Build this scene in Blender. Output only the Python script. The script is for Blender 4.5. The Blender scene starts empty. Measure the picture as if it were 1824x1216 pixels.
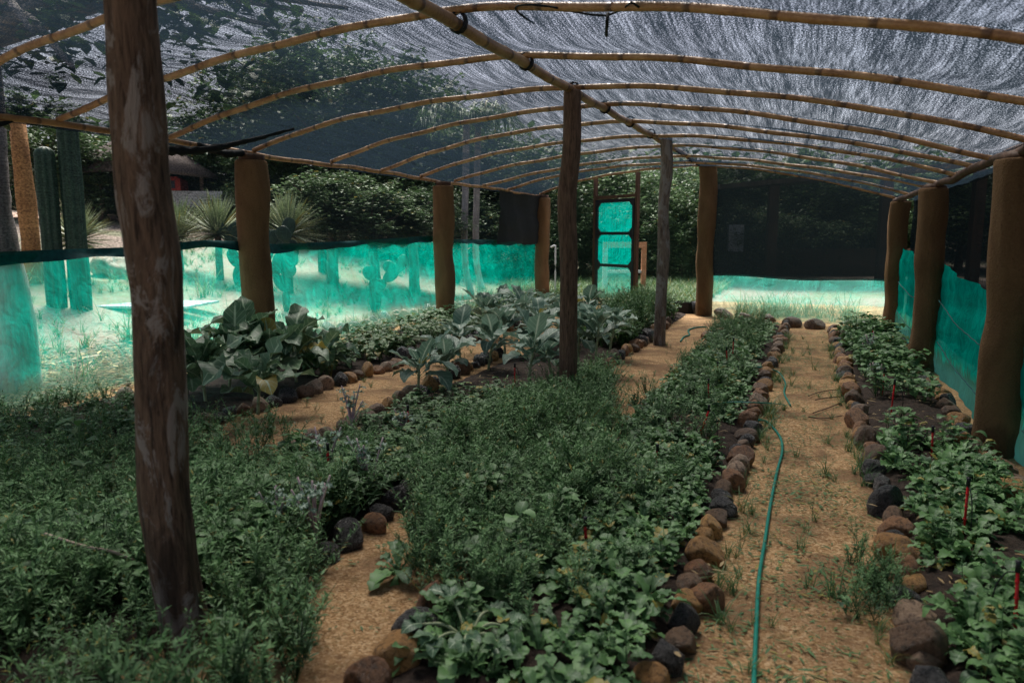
import bpy, math, random
import numpy as np
from mathutils import Vector, Matrix
R_ = math.radians
scene = bpy.context.scene
COL = scene.collection
rng = np.random.default_rng(7)
random.seed(7)

# ------------------------------------------------------------------ camera, light, exposure
EYE = 1.6
FOC = 1330.0
PITCH = math.atan(188 / FOC)
YAW = math.atan(531 * math.cos(PITCH) / FOC)
cd = bpy.data.cameras.new('camera')
cam = bpy.data.objects.new('camera', cd); COL.objects.link(cam)
cam.location = (0, 0, EYE)
cam.rotation_euler = (math.pi / 2 - PITCH, 0, YAW)
cd.sensor_width = 36; cd.lens = 36 * FOC / 1824
cd.clip_start = 0.05; cd.clip_end = 600
cd.dof.use_dof = True; cd.dof.focus_distance = 7.5; cd.dof.aperture_fstop = 2.6
scene.camera = cam

SUN_EL, SUN_AZ = 58, -35
w = bpy.data.worlds.new('World'); scene.world = w; w.use_nodes = True
nt = w.node_tree; nt.nodes.clear()
sky = nt.nodes.new('ShaderNodeTexSky'); sky.sky_type = 'NISHITA'; sky.sun_disc = False
sky.sun_elevation = R_(SUN_EL); sky.sun_rotation = R_(SUN_AZ); sky.dust_density = 4; sky.air_density = 1.2
mixw = nt.nodes.new('ShaderNodeMix'); mixw.data_type = 'RGBA'; mixw.inputs[0].default_value = 0.72
mixw.inputs[7].default_value = (2.75, 2.85, 3.6, 1)
tcw = nt.nodes.new('ShaderNodeTexCoord'); cn = nt.nodes.new('ShaderNodeTexNoise')
cn.inputs['Scale'].default_value = 2.2; cn.inputs['Detail'].default_value = 6
mr = nt.nodes.new('ShaderNodeMapRange'); mr.inputs[1].default_value = .35; mr.inputs[2].default_value = .7
mr.inputs[3].default_value = .6; mr.inputs[4].default_value = .92
bgn = nt.nodes.new('ShaderNodeBackground'); bgn.inputs[1].default_value = 0.10
ow = nt.nodes.new('ShaderNodeOutputWorld')
nt.links.new(tcw.outputs['Generated'], cn.inputs['Vector']); nt.links.new(cn.outputs[0], mr.inputs[0])
nt.links.new(mr.outputs[0], mixw.inputs[0])
nt.links.new(sky.outputs[0], mixw.inputs[6]); nt.links.new(mixw.outputs[2], bgn.inputs[0])
nt.links.new(bgn.outputs[0], ow.inputs[0])

sd = bpy.data.lights.new('sun', 'SUN'); sd.energy = 5.0; sd.angle = R_(28); sd.color = (1, .95, .88)
sun = bpy.data.objects.new('sun', sd); COL.objects.link(sun)
az = R_(SUN_AZ); el = R_(SUN_EL)
sdir = Vector((math.sin(az) * math.cos(el), math.cos(az) * math.cos(el), math.sin(el)))
sun.rotation_euler = sdir.to_track_quat('Z', 'Y').to_euler()
vs = scene.view_settings
vs.view_transform = 'Standard'; vs.look = 'None'; vs.exposure = 1.5; vs.gamma = 1
scene.cycles.transparent_max_bounces = 24
scene.cycles.max_bounces = 7
scene.cycles.use_denoising = True

# ------------------------------------------------------------------ camera maths, used to read ground positions
_F = np.array([-math.sin(YAW) * math.cos(PITCH), math.cos(YAW) * math.cos(PITCH), -math.sin(PITCH)])
_Rt = np.array([math.cos(YAW), math.sin(YAW), 0.]); _U = np.cross(_Rt, _F)
def ray(px, py): return (px - 912) * _Rt - (py - 608) * _U + FOC * _F
def terr(x, y):
    """height of the outside ground: rises away from the left wall"""
    b = np.maximum(0, np.asarray(y, float) - 24)
    return np.interp(-np.asarray(x, float), [8.5, 10, 13, 24, 60], [0, .13, .75, 2.1, 4.2]) + .02 * b - .04
def G(px, py, z=0):
    r = ray(px, py); t = (z - EYE) / r[2]; return Vector((t * r[0], t * r[1], z))
def GT(px, py):
    r = ray(px, py) / FOC; d = 3.0
    while d < 120:
        p = np.array([0, 0, EYE]) + r * d
        if p[2] <= terr(p[0], p[1]): break
        d += 0.05
    return Vector((p[0], p[1], float(terr(p[0], p[1]))))
def AT(px, py, d):
    r = ray(px, py) / FOC; return Vector((r[0] * d, r[1] * d, EYE + r[2] * d))

# ------------------------------------------------------------------ tagging
ONES = 'first second third fourth fifth sixth seventh eighth ninth tenth eleventh twelfth thirteenth fourteenth fifteenth sixteenth seventeenth eighteenth nineteenth'.split()
TENS = {2: 'twent', 3: 'thirt', 4: 'fort', 5: 'fift', 6: 'sixt', 7: 'sevent', 8: 'eight', 9: 'ninet'}
def ordinal(n):
    if n < 20: return ONES[n - 1]
    if n >= 100:
        return 'hundred-and-' + ordinal(n - 100) if n > 100 else 'hundredth'
    t, o = divmod(n, 10)
    return TENS[t] + 'ieth' if o == 0 else TENS[t] + 'y-' + ONES[o - 1]
def tag(o, label=None, cat=None, group=None, kind=None):
    if label: o['label'] = label
    if cat: o['category'] = cat
    if group: o['group'] = group
    if kind: o['kind'] = kind
    return o
def empty(name, loc, rz=0, label=None, cat=None, group=None):
    o = bpy.data.objects.new(name, None); COL.objects.link(o)
    o.location = loc; o.rotation_euler = (0, 0, rz); o.empty_display_size = .2
    return tag(o, label, cat, group)
def link(name, me, parent=None, loc=None):
    o = bpy.data.objects.new(name, me); COL.objects.link(o)
    if parent: o.parent = parent
    if loc is not None: o.location = loc
    return o

# ------------------------------------------------------------------ materials
def mat(name):
    m = bpy.data.materials.new(name); m.use_nodes = True
    n = m.node_tree; n.nodes.clear()
    return m, n
def N(n, t, **k):
    x = n.nodes.new(t)
    for a, b in k.items(): setattr(x, a, b)
    return x
def ramp(n, stops, src=None, interp='LINEAR'):
    r = N(n, 'ShaderNodeValToRGB'); cr = r.color_ramp; cr.interpolation = interp
    while len(cr.elements) < len(stops): cr.elements.new(.5)
    for e, (p, c) in zip(cr.elements, stops):
        e.position = p; e.color = (c[0], c[1], c[2], 1) if hasattr(c, '__len__') else (c, c, c, 1)
    if src is not None: n.links.new(src, r.inputs[0])
    return r
def mapping(n, scale, coord='Object', rot=(0, 0, 0)):
    tc = N(n, 'ShaderNodeTexCoord'); mp = N(n, 'ShaderNodeMapping')
    mp.inputs['Scale'].default_value = scale; mp.inputs['Rotation'].default_value = rot
    n.links.new(tc.outputs[coord], mp.inputs[0]); return mp.outputs[0]
def noise(n, vec, scale=5, detail=4, rough=.55, dist=0):
    x = N(n, 'ShaderNodeTexNoise'); x.inputs['Scale'].default_value = scale; x.inputs['Detail'].default_value = detail
    x.inputs['Roughness'].default_value = rough; x.inputs['Distortion'].default_value = dist
    n.links.new(vec, x.inputs['Vector']); return x.outputs[0]
def mixc(n, fac, a, b, mode='MIX'):
    x = N(n, 'ShaderNodeMix'); x.data_type = 'RGBA'; x.blend_type = mode
    for i, v in ((0, fac), (6, a), (7, b)):
        if hasattr(v, 'is_linked') or hasattr(v, 'links'): n.links.new(v, x.inputs[i])
        elif i == 0: x.inputs[0].default_value = v
        else: x.inputs[i].default_value = (v[0], v[1], v[2], 1)
    return x.outputs[2]
def math_(n, op, a, b=0.0, c=None):
    x = N(n, 'ShaderNodeMath'); x.operation = op
    for i, v in enumerate((a, b) if c is None else (a, b, c)):
        if hasattr(v, 'links'): n.links.new(v, x.inputs[i])
        else: x.inputs[i].default_value = v
    return x.outputs[0]
def finish(m, n, col, rough=.7, bump=None, bstr=.4, bdist=.01, spec=.4, rnd_rough=None):
    p = N(n, 'ShaderNodeBsdfPrincipled'); o = N(n, 'ShaderNodeOutputMaterial')
    if hasattr(col, 'links'): n.links.new(col, p.inputs['Base Color'])
    else: p.inputs['Base Color'].default_value = (*col, 1)
    if hasattr(rough, 'links'): n.links.new(rough, p.inputs['Roughness'])
    else: p.inputs['Roughness'].default_value = rough
    p.inputs['Specular IOR Level'].default_value = spec
    if bump is not None:
        b = N(n, 'ShaderNodeBump'); b.inputs['Strength'].default_value = bstr; b.inputs['Distance'].default_value = bdist
        n.links.new(bump, b.inputs['Height']); n.links.new(b.outputs[0], p.inputs['Normal'])
    n.links.new(p.outputs[0], o.inputs[0]); return m
def simple(name, c1, c2, scale=6, rough=.7, bstr=.3, stretch=(1, 1, 1), bdist=.01, spec=.3, detail=5):
    m, n = mat(name); v = mapping(n, stretch); a = noise(n, v, scale, detail)
    f = noise(n, v, scale * 7, 3)
    mixf = math_(n, 'ADD', math_(n, 'MULTIPLY', a, .75), math_(n, 'MULTIPLY', f, .25))
    r = ramp(n, [(.32, c1), (.68, c2)], mixf)
    return finish(m, n, r.outputs[0], rough, mixf, bstr, bdist, spec)

def leaf_mat(name, ca, cb, vein=None, rough=.5, trans=.25, yellow=.03, spec=.35, tips=False):
    m, n = mat(name)
    at = N(n, 'ShaderNodeAttribute', attribute_name='lf'); sp = N(n, 'ShaderNodeSeparateXYZ')
    n.links.new(at.outputs['Vector'], sp.inputs[0])
    edge, along, rnd = sp.outputs
    v = mapping(n, (1, 1, 1)); nz = noise(n, v, 9, 3)
    mixf = math_(n, 'ADD', math_(n, 'MULTIPLY', rnd, .6), math_(n, 'MULTIPLY', nz, .5))
    if tips: mixf = math_(n, 'ADD', math_(n, 'MULTIPLY', mixf, .7), math_(n, 'MULTIPLY', math_(n, 'POWER', along, 3), .5))  # paler young tips, plus shade low in the plants painted into the colour
    c = ramp(n, [(.15, ca), (.85, cb)], mixf).outputs[0]
    # a few leaves have yellowed
    yf = math_(n, 'GREATER_THAN', math_(n, 'FRACT', math_(n, 'MULTIPLY', rnd, 37.7)), 1 - yellow)
    c = mixc(n, yf, c, (.32, .27, .06))
    if vein:
        a = ramp(n, [(.05, 1.0), (.13, 0.0)], edge).outputs[0]
        s = math_(n, 'ABSOLUTE', math_(n, 'SINE', math_(n, 'SUBTRACT', math_(n, 'MULTIPLY', along, 26), math_(n, 'MULTIPLY', edge, 5))))
        b = ramp(n, [(.0, .75), (.22, 0.0)], s).outputs[0]
        ab = math_(n, 'MAXIMUM', a, b)
        c = mixc(n, ab, c, vein)
    p = N(n, 'ShaderNodeBsdfPrincipled'); n.links.new(c, p.inputs['Base Color'])
    p.inputs['Roughness'].default_value = rough; p.inputs['Specular IOR Level'].default_value = spec
    t = N(n, 'ShaderNodeBsdfTranslucent'); n.links.new(mixc(n, .5, c, (.25, .4, .1), 'MIX') if False else c, t.inputs[0])
    ms = N(n, 'ShaderNodeMixShader'); ms.inputs[0].default_value = trans
    n.links.new(p.outputs[0], ms.inputs[1]); n.links.new(t.outputs[0], ms.inputs[2])
    o = N(n, 'ShaderNodeOutputMaterial'); n.links.new(ms.outputs[0], o.inputs[0]); return m

M = {}
M['crop'] = leaf_mat('crop_leaf', (.022, .072, .026), (.165, .325, .11), vein=(.15, .26, .13), trans=.2)
M['weed'] = leaf_mat('weed_leaf', (.014, .050, .020), (.145, .29, .105), tips=True, trans=.15, rough=.6, yellow=.015)
M['clover'] = leaf_mat('clover_leaf', (.018, .064, .022), (.13, .27, .085), rough=.55, yellow=.03)
M['bean'] = leaf_mat('bean_leaf', (.07, .15, .055), (.16, .27, .10), vein=(.2, .3, .14), yellow=.04)
M['collard'] = leaf_mat('collard_leaf', (.075, .155, .110), (.20, .32, .235), vein=(.50, .60, .46), rough=.5, yellow=.02, spec=.4)
M['kale'] = leaf_mat('kale_leaf', (.035, .095, .050), (.14, .25, .13), vein=(.40, .52, .34), rough=.45, yellow=.02)
M['grass'] = leaf_mat('grass_blade', (.05, .13, .045), (.13, .24, .085), rough=.5, yellow=.08)
M['dry'] = leaf_mat('dry_leaf', (.30, .19, .08), (.50, .38, .20), rough=.7, yellow=0)
M['tree'] = leaf_mat('tree_leaf', (.035, .085, .030), (.13, .21, .08), trans=.3, yellow=.01)
M['tree2'] = leaf_mat('pale_tree_leaf', (.05, .11, .045), (.20, .30, .14), trans=.3, yellow=.03)
M['yucca'] = leaf_mat('yucca_leaf', (.16, .22, .12), (.36, .42, .25), trans=.05, yellow=.1)
M['purple'] = simple('purple_stem', (.45, .26, .34), (.70, .58, .52), 12)
M['palestem'] = simple('pale_stem', (.22, .28, .15), (.42, .46, .28), 14)
M['greenstem'] = simple('green_stem', (.05, .10, .04), (.12, .18, .07), 14)
M['cactus'] = simple('cactus_skin', (.010, .030, .018), (.030, .070, .038), 8, .5)
M['bark'] = simple('tree_bark', (.06, .045, .035), (.22, .18, .14), 9, .9, .8, (1, 1, .2), .02)
M['grey_bark'] = simple('grey_bark', (.16, .14, .13), (.42, .38, .36), 7, .9, .7, (1, 1, .3), .02)
M['darkwood'] = simple('dark_wood', (.035, .018, .010), (.12, .060, .032), 10, .7, .4, (1, 1, .15))
def mud_mat():
    m, n = mat('earth_render'); v = mapping(n, (1, 1, 1)); a = noise(n, mapping(n, (1, 1, .35)), 4, 6, .65, .6); f = noise(n, v, 70, 5, .7); k = noise(n, mapping(n, (1, 1, .25)), 22, 6, .7, 1.5)
    c = ramp(n, [(.3, (.11, .064, .032)), (.5, (.20, .118, .058)), (.72, (.29, .175, .088))], math_(n, 'ADD', math_(n, 'MULTIPLY', a, .6), math_(n, 'MULTIPLY', f, .4))).outputs[0]
    c = mixc(n, ramp(n, [(.60, 0), (.70, .55)], k).outputs[0], c, (.07, .04, .025))
    tc = N(n, 'ShaderNodeTexCoord'); sp = N(n, 'ShaderNodeSeparateXYZ'); n.links.new(tc.outputs['Object'], sp.inputs[0])
    sz = math_(n, 'ADD', sp.outputs[2], math_(n, 'MULTIPLY', a, -.7)); c = mixc(n, ramp(n, [(.0, .5), (.06, 0)], math_(n, 'ADD', sz, .22)).outputs[0], c, (.05, .03, .018))
    return finish(m, n, c, .92, math_(n, 'ADD', f, a), 1, .025, .15)
M['mud'] = mud_mat()
M['thatch'] = simple('thatch', (.07, .055, .05), (.20, .16, .14), 20, .95, .8, (1, 1, .2), .03)
M['black'] = simple('black_cloth', (.003, .005, .006), (.009, .014, .016), 12, .85, .6, (1, 1, 1), .02)
M['blackplastic'] = simple('black_plastic', (.01, .01, .012), (.025, .025, .03), 12, .45)
M['red'] = simple('red_plastic', (.50, .008, .012), (.62, .015, .02), 12, .4, .1)
M['hose'] = simple('hose_rubber', (.004, .16, .12), (.01, .24, .18), 30, .35, .1)
M['white'] = simple('white_paint', (.55, .55, .53), (.8, .8, .78), 8, .6)
M['paint_red'] = simple('red_paint', (.45, .03, .02), (.6, .06, .04), 8, .4)
M['glass'] = simple('dark_glass', (.01, .012, .015), (.03, .035, .04), 4, .1)
M['ochre'] = simple('ochre_plaster', (.22, .10, .035), (.42, .22, .08), 5, .9, .8, (1, 1, .4), .03)
M['twig'] = simple('twig_bark', (.05, .03, .02), (.14, .09, .06), 30, .9)
M['litter'] = simple('dead_branch', (.35, .26, .2), (.6, .48, .4), 10, .9)
M['panel'] = simple('blue_white_board', (.35, .42, .5), (.7, .75, .8), 3, .4)
M['clay'] = simple('terracotta_brick', (.42, .16, .07), (.62, .32, .18), 9, .9)

def wood_mat(name, dark, mid, pale, palef=.66):
    m, n = mat(name)
    v = mapping(n, (1, 1, .10)); v2 = mapping(n, (1, 1, .35))
    g = noise(n, v, 60, 10, .75, .5)
    b = noise(n, v2, 9, 9, .72, .9)
    c = ramp(n, [(.34, dark), (.50, mid), (.66, [x * 1.6 for x in mid])], g).outputs[0]
    pf = ramp(n, [(palef - .025, 0), (palef + .03, 1)], b).outputs[0]
    c = mixc(n, pf, c, pale)
    df = ramp(n, [(.30, 1), (.42, 0)], noise(n, mapping(n, (1, 1, .3)), 5, 5, .6, 1.2)).outputs[0]
    c = mixc(n, math_(n, 'MULTIPLY', df, .75), c, dark)
    h = math_(n, 'ADD', g, math_(n, 'MULTIPLY', b, 1.2))
    return finish(m, n, c, .85, h, 1.0, .05, .25)
M['post_dark'] = wood_mat('weathered_post', (.030, .019, .014), (.215, .135, .088), (.44, .37, .32), .555)
M['post_brown'] = wood_mat('brown_post', (.045, .027, .018), (.22, .135, .090), (.30, .22, .17), .66)
M['post_grey'] = wood_mat('grey_post', (.10, .065, .05), (.29, .225, .185), (.42, .37, .34), .53)

def bamboo_mat():
    m, n = mat('bamboo')
    tc = N(n, 'ShaderNodeTexCoord'); sp = N(n, 'ShaderNodeSeparateXYZ'); n.links.new(tc.outputs['UV'], sp.inputs[0])
    u = sp.outputs[0]                                 # metres along the pole
    f = math_(n, 'FRACT', math_(n, 'MULTIPLY', u, 2.2))
    node = ramp(n, [(0, 1), (.035, 1), (.06, 0), (.94, 0), (.97, .7), (1, 1)], f).outputs[0]
    v = mapping(n, (1, 1, 1)); a = noise(n, v, 6, 5); b = noise(n, v, 60, 3)
    c = ramp(n, [(.3, (.14, .055, .02)), (.5, (.38, .20, .08)), (.75, (.56, .35, .16))], math_(n, 'ADD', math_(n, 'MULTIPLY', a, .7), math_(n, 'MULTIPLY', b, .3))).outputs[0]
    c = mixc(n, math_(n, 'MULTIPLY', node, .75), c, (.05, .022, .012))
    return finish(m, n, c, .45, node, .5, .01, .5)
M['bamboo'] = bamboo_mat()

def stone_mat(name, c1, c2, rough=.42):
    m, n = mat(name); oi = N(n, 'ShaderNodeObjectInfo')
    v = mapping(n, (1, 1, 1)); a = noise(n, v, 7, 6, .6, .5); b = noise(n, v, 70, 3)
    f = math_(n, 'ADD', math_(n, 'ADD', math_(n, 'MULTIPLY', a, .75), math_(n, 'MULTIPLY', b, .3)), math_(n, 'MULTIPLY', math_(n, 'SUBTRACT', oi.outputs['Random'], .5), .3))
    c = ramp(n, [(.3, c1), (.72, c2)], f).outputs[0]
    stain = ramp(n, [(.50, 0), (.62, .8)], noise(n, v, 4, 5, .6, .6)).outputs[0]
    c = mixc(n, stain, c, [x * .35 for x in c1])
    rr = ramp(n, [(.35, rough - .16), (.65, rough + .2)], a).outputs[0]
    return finish(m, n, c, rr, math_(n, 'ADD', a, math_(n, 'MULTIPLY', b, .4)), .8, .02, .5)
STONE = {
    'dark grey': stone_mat('dark_grey_stone', (.020, .020, .022), (.095, .088, .085), .3),
    'brown': stone_mat('brown_stone', (.085, .045, .024), (.24, .145, .085)),
    'russet': stone_mat('russet_stone', (.16, .065, .025), (.38, .19, .085)),
    'ochre': stone_mat('ochre_stone', (.30, .14, .04), (.58, .32, .11)),
    'tan': stone_mat('tan_stone', (.22, .14, .09), (.44, .30, .20)),
}

def ground_mat():
    m, n = mat('outside_sand'); v = mapping(n, (1, 1, 1))
    a = noise(n, v, .35, 5, .6, .6); b = noise(n, v, 14, 6, .7); f = noise(n, v, 60, 4, .7)
    tc = N(n, 'ShaderNodeTexCoord'); sp = N(n, 'ShaderNodeSeparateXYZ'); n.links.new(tc.outputs['Object'], sp.inputs[0])
    sand = ramp(n, [(.36, (.12, .09, .07)), (.46, (.26, .21, .17)), (.7, (.42, .36, .31))], math_(n, 'ADD', math_(n, 'MULTIPLY', b, .6), math_(n, 'MULTIPLY', f, .4))).outputs[0]
    turf = ramp(n, [(.3, (.05, .10, .04)), (.7, (.16, .25, .10))], f).outputs[0]
    # turf patches on the sand; lawn behind the end wall
    back = N(n, 'ShaderNodeMapRange'); n.links.new(sp.outputs[1], back.inputs[0]); back.inputs[1].default_value = 18; back.inputs[2].default_value = 22
    lx = N(n, 'ShaderNodeMapRange'); n.links.new(sp.outputs[0], lx.inputs[0]); lx.inputs[1].default_value = -10; lx.inputs[2].default_value = -8
    rx = N(n, 'ShaderNodeMapRange'); n.links.new(math_(n, 'ADD', sp.outputs[0], math_(n, 'MULTIPLY', sp.outputs[1], .125)), rx.inputs[0]); rx.inputs[1].default_value = -.6; rx.inputs[2].default_value = .2; rx.inputs[3].default_value = 1; rx.inputs[4].default_value = 0
    lawn = math_(n, 'MULTIPLY', math_(n, 'MULTIPLY', back.outputs[0], lx.outputs[0]), rx.outputs[0])
    pf = ramp(n, [(.50, 0), (.60, 1)], math_(n, 'ADD', a, math_(n, 'MULTIPLY', math_(n, 'SUBTRACT', b, .5), .25))).outputs[0]
    pf = math_(n, 'MULTIPLY', pf, .45)
    fac = math_(n, 'MINIMUM', math_(n, 'ADD', pf, lawn), 1)
    return finish(m, n, mixc(n, fac, sand, turf), .95, f, .6, .02, .1)
M['ground'] = ground_mat()

def path_mat():
    m, n = mat('golden_path_sand'); v = mapping(n, (1, 1, 1))
    vo = N(n, 'ShaderNodeTexVoronoi'); vo.inputs['Scale'].default_value = 95; n.links.new(v, vo.inputs['Vector'])
    hs = N(n, 'ShaderNodeSeparateColor'); n.links.new(vo.outputs['Color'], hs.inputs[0])
    g = noise(n, v, 120, 5, .7); big = noise(n, v, 2.2, 5, .6, .5); mid = noise(n, v, 14, 4)
    f = math_(n, 'ADD', math_(n, 'MULTIPLY', hs.outputs[0], .45), math_(n, 'MULTIPLY', g, .55))
    c = ramp(n, [(.15, (.16, .075, .03)), (.40, (.44, .255, .115)), (.58, (.60, .375, .185)), (.82, (.80, .59, .36))], f).outputs[0]
    c = mixc(n, ramp(n, [(.45, 0), (.62, .85)], big).outputs[0], c, (.24, .14, .075))
    c = mixc(n, ramp(n, [(.57, 0), (.68, .5)], mid).outputs[0], c, (.20, .15, .06))
    f = math_(n, 'ADD', f, math_(n, 'MULTIPLY', noise(n, v, 5, 3), 3))
    return finish(m, n, c, .9, f, 1, .02, .2)
M['path'] = path_mat()
M['soil'] = simple('dark_soil', (.012, .008, .006), (.060, .038, .026), 26, .9, 1.0, (1, 1, 1), .03)
M['road'] = simple('road_dirt', (.50, .33, .25), (.68, .50, .40), 2, .95)

def net_mat(name, cover, col=(.010, .016, .022), streak=(9, .6), grain=75, lo=.0, hi=1.0, contrast=.12):
    """woven shade cloth: holes by a fine streaked mask laid out in metres on the cloth"""
    m, n = mat(name)
    sv = mapping(n, (streak[0], streak[1], 1), 'UV'); big = noise(n, sv, 1.0, 5, .65, .1)
    s2 = mapping(n, (58, 3.0, 1), 'UV'); mid = noise(n, s2, 1.0, 3, .6)
    gv = mapping(n, (grain, grain * .62, 1), 'UV'); fine = noise(n, gv, 1.0, 2, .6)
    f = math_(n, 'ADD', math_(n, 'ADD', math_(n, 'MULTIPLY', big, .42), math_(n, 'MULTIPLY', mid, .42)), math_(n, 'MULTIPLY', fine, .93))
    f = math_(n, 'MULTIPLY', f, 1 / 1.77)
    th = .5 + (cover - .5) * .24
    a = ramp(n, [(th - contrast * .5, 1), (th + contrast * .5, 0)], f).outputs[0]
    a = math_(n, 'ADD', math_(n, 'MULTIPLY', a, hi - lo), lo)
    d = N(n, 'ShaderNodeBsdfDiffuse'); d.inputs[0].default_value = (*[x * 1.6 for x in col], 1)
    tl = N(n, 'ShaderNodeBsdfTranslucent'); tl.inputs[0].default_value = (*[x * 2.2 for x in col], 1)
    ad = N(n, 'ShaderNodeMixShader'); ad.inputs[0].default_value = .5
    n.links.new(d.outputs[0], ad.inputs[1]); n.links.new(tl.outputs[0], ad.inputs[2])
    tr = N(n, 'ShaderNodeBsdfTransparent')
    ms = N(n, 'ShaderNodeMixShader'); n.links.new(a, ms.inputs[0])
    n.links.new(tr.outputs[0], ms.inputs[1]); n.links.new(ad.outputs[0], ms.inputs[2])
    o = N(n, 'ShaderNodeOutputMaterial'); n.links.new(ms.outputs[0], o.inputs[0]); return m
M['roofnet'] = net_mat('roof_shade_cloth', .77, (.0045, .0075, .0105), hi=.985, lo=.06, grain=125, contrast=.16)
M['sidenet'] = net_mat('side_shade_net', .54, (.002, .003, .004), streak=(2, .5), grain=60, lo=.25, hi=.86, contrast=.3)
M['clearnet'] = net_mat('thin_side_net', .40, (.004, .007, .006), streak=(2, .5), grain=60, lo=.12, hi=.7, contrast=.3)
M['darknet'] = net_mat('doubled_shade_net', .66, (.0025, .004, .0045), streak=(2, .5), grain=60, lo=.89, hi=.99, contrast=.3)

def film_mat(name, opac, tint, back, wr=3):
    """green plastic film: partly see-through, partly scattering"""
    m, n = mat(name)
    v = mapping(n, (1, 1, 1)); a = noise(n, v, wr, 5, .6, 1.0); b = noise(n, mapping(n, (6, 6, .6)), 5, 4)
    f = math_(n, 'ADD', math_(n, 'MULTIPLY', a, .6), math_(n, 'MULTIPLY', b, .4))
    op = ramp(n, [(.3, max(0, opac - .13)), (.7, min(1, opac + .13))], f).outputs[0]
    c = ramp(n, [(.35, [x * .7 for x in tint]), (.6, tint)], f).outputs[0]
    # rain-splashed dirt along the foot, faint creases
    tc = N(n, 'ShaderNodeTexCoord'); sp = N(n, 'ShaderNodeSeparateXYZ'); n.links.new(tc.outputs['Object'], sp.inputs[0])
    zz = math_(n, 'ADD', sp.outputs[2], math_(n, 'MULTIPLY', noise(n, mapping(n, (9, 9, 2)), 1, 5, .7), -.5))
    dirt = ramp(n, [(.0, .75), (.12, 0)], zz).outputs[0]
    c = mixc(n, dirt, c, (.10, .10, .06)); op = math_(n, 'MAXIMUM', op, math_(n, 'MULTIPLY', dirt, .9))
    d = N(n, 'ShaderNodeBsdfDiffuse'); tl = N(n, 'ShaderNodeBsdfTranslucent')
    n.links.new(c, d.inputs[0]); n.links.new(c, tl.inputs[0])
    bp = N(n, 'ShaderNodeBump'); bp.inputs['Strength'].default_value = .9; bp.inputs['Distance'].default_value = .05
    n.links.new(a, bp.inputs['Height'])
    for s in (d, tl): n.links.new(bp.outputs[0], s.inputs['Normal'])
    ad = N(n, 'ShaderNodeMixShader'); ad.inputs[0].default_value = .75
    n.links.new(d.outputs[0], ad.inputs[1]); n.links.new(tl.outputs[0], ad.inputs[2])
    tr = N(n, 'ShaderNodeBsdfTransparent'); tr.inputs[0].default_value = (*back, 1)
    ms = N(n, 'ShaderNodeMixShader'); n.links.new(op, ms.inputs[0])
    n.links.new(tr.outputs[0], ms.inputs[1]); n.links.new(ad.outputs[0], ms.inputs[2])
    o = N(n, 'ShaderNodeOutputMaterial'); n.links.new(ms.outputs[0], o.inputs[0]); return m
M['film'] = film_mat('clear_green_film', .38, (.0, .60, .44), (.95, 1, .98))
M['panefilm'] = film_mat('door_pane_film', .52, (.0, .60, .50), (.95, 1, .98))
M['filmpale'] = film_mat('pale_green_film', .42, (.08, .55, .44), (.96, 1, .99))
M['sheet'] = film_mat('teal_sheet', .97, (.0, .90, .72), (.2, .9, .8), 4)
M['hem'] = simple('hem_band', (.002, .045, .05), (.008, .11, .11), 20, .8, .6, (1, 1, 1), .01)

# ------------------------------------------------------------------ geometry helpers
class Geo:
    def __init__(s): s.V = []; s.Q = []; s.A = []; s.UV = []; s.n = 0
    def add(s, V, Q, A=None):
        V = np.asarray(V, float); Q = np.asarray(Q, int)
        s.V.append(V); s.Q.append(Q + s.n); s.n += len(V)
        s.A.append(np.zeros((len(V), 3)) if A is None else A)
    def arrays(s): return np.concatenate(s.V), np.concatenate(s.Q), np.concatenate(s.A)
    def mesh(s, name, m, smooth=True):
        V, Q, A = s.arrays()
        me = bpy.data.meshes.new(name)
        me.vertices.add(len(V)); me.vertices.foreach_set('co', V.astype(np.float32).ravel())
        me.loops.add(len(Q) * 4); me.loops.foreach_set('vertex_index', Q.astype(np.int32).ravel())
        me.polygons.add(len(Q)); me.polygons.foreach_set('loop_start', np.arange(0, len(Q) * 4, 4, dtype=np.int32))
        me.polygons.foreach_set('use_smooth', np.full(len(Q), smooth))
        me.update(calc_edges=True)
        at = me.attributes.new('lf', 'FLOAT_VECTOR', 'POINT'); at.data.foreach_set('vector', A.astype(np.float32).ravel())
        me.materials.append(m); return me
    def build(s, name, m, parent=None, loc=None, smooth=True): return link(name, s.mesh(name, m, smooth), parent, loc)

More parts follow.
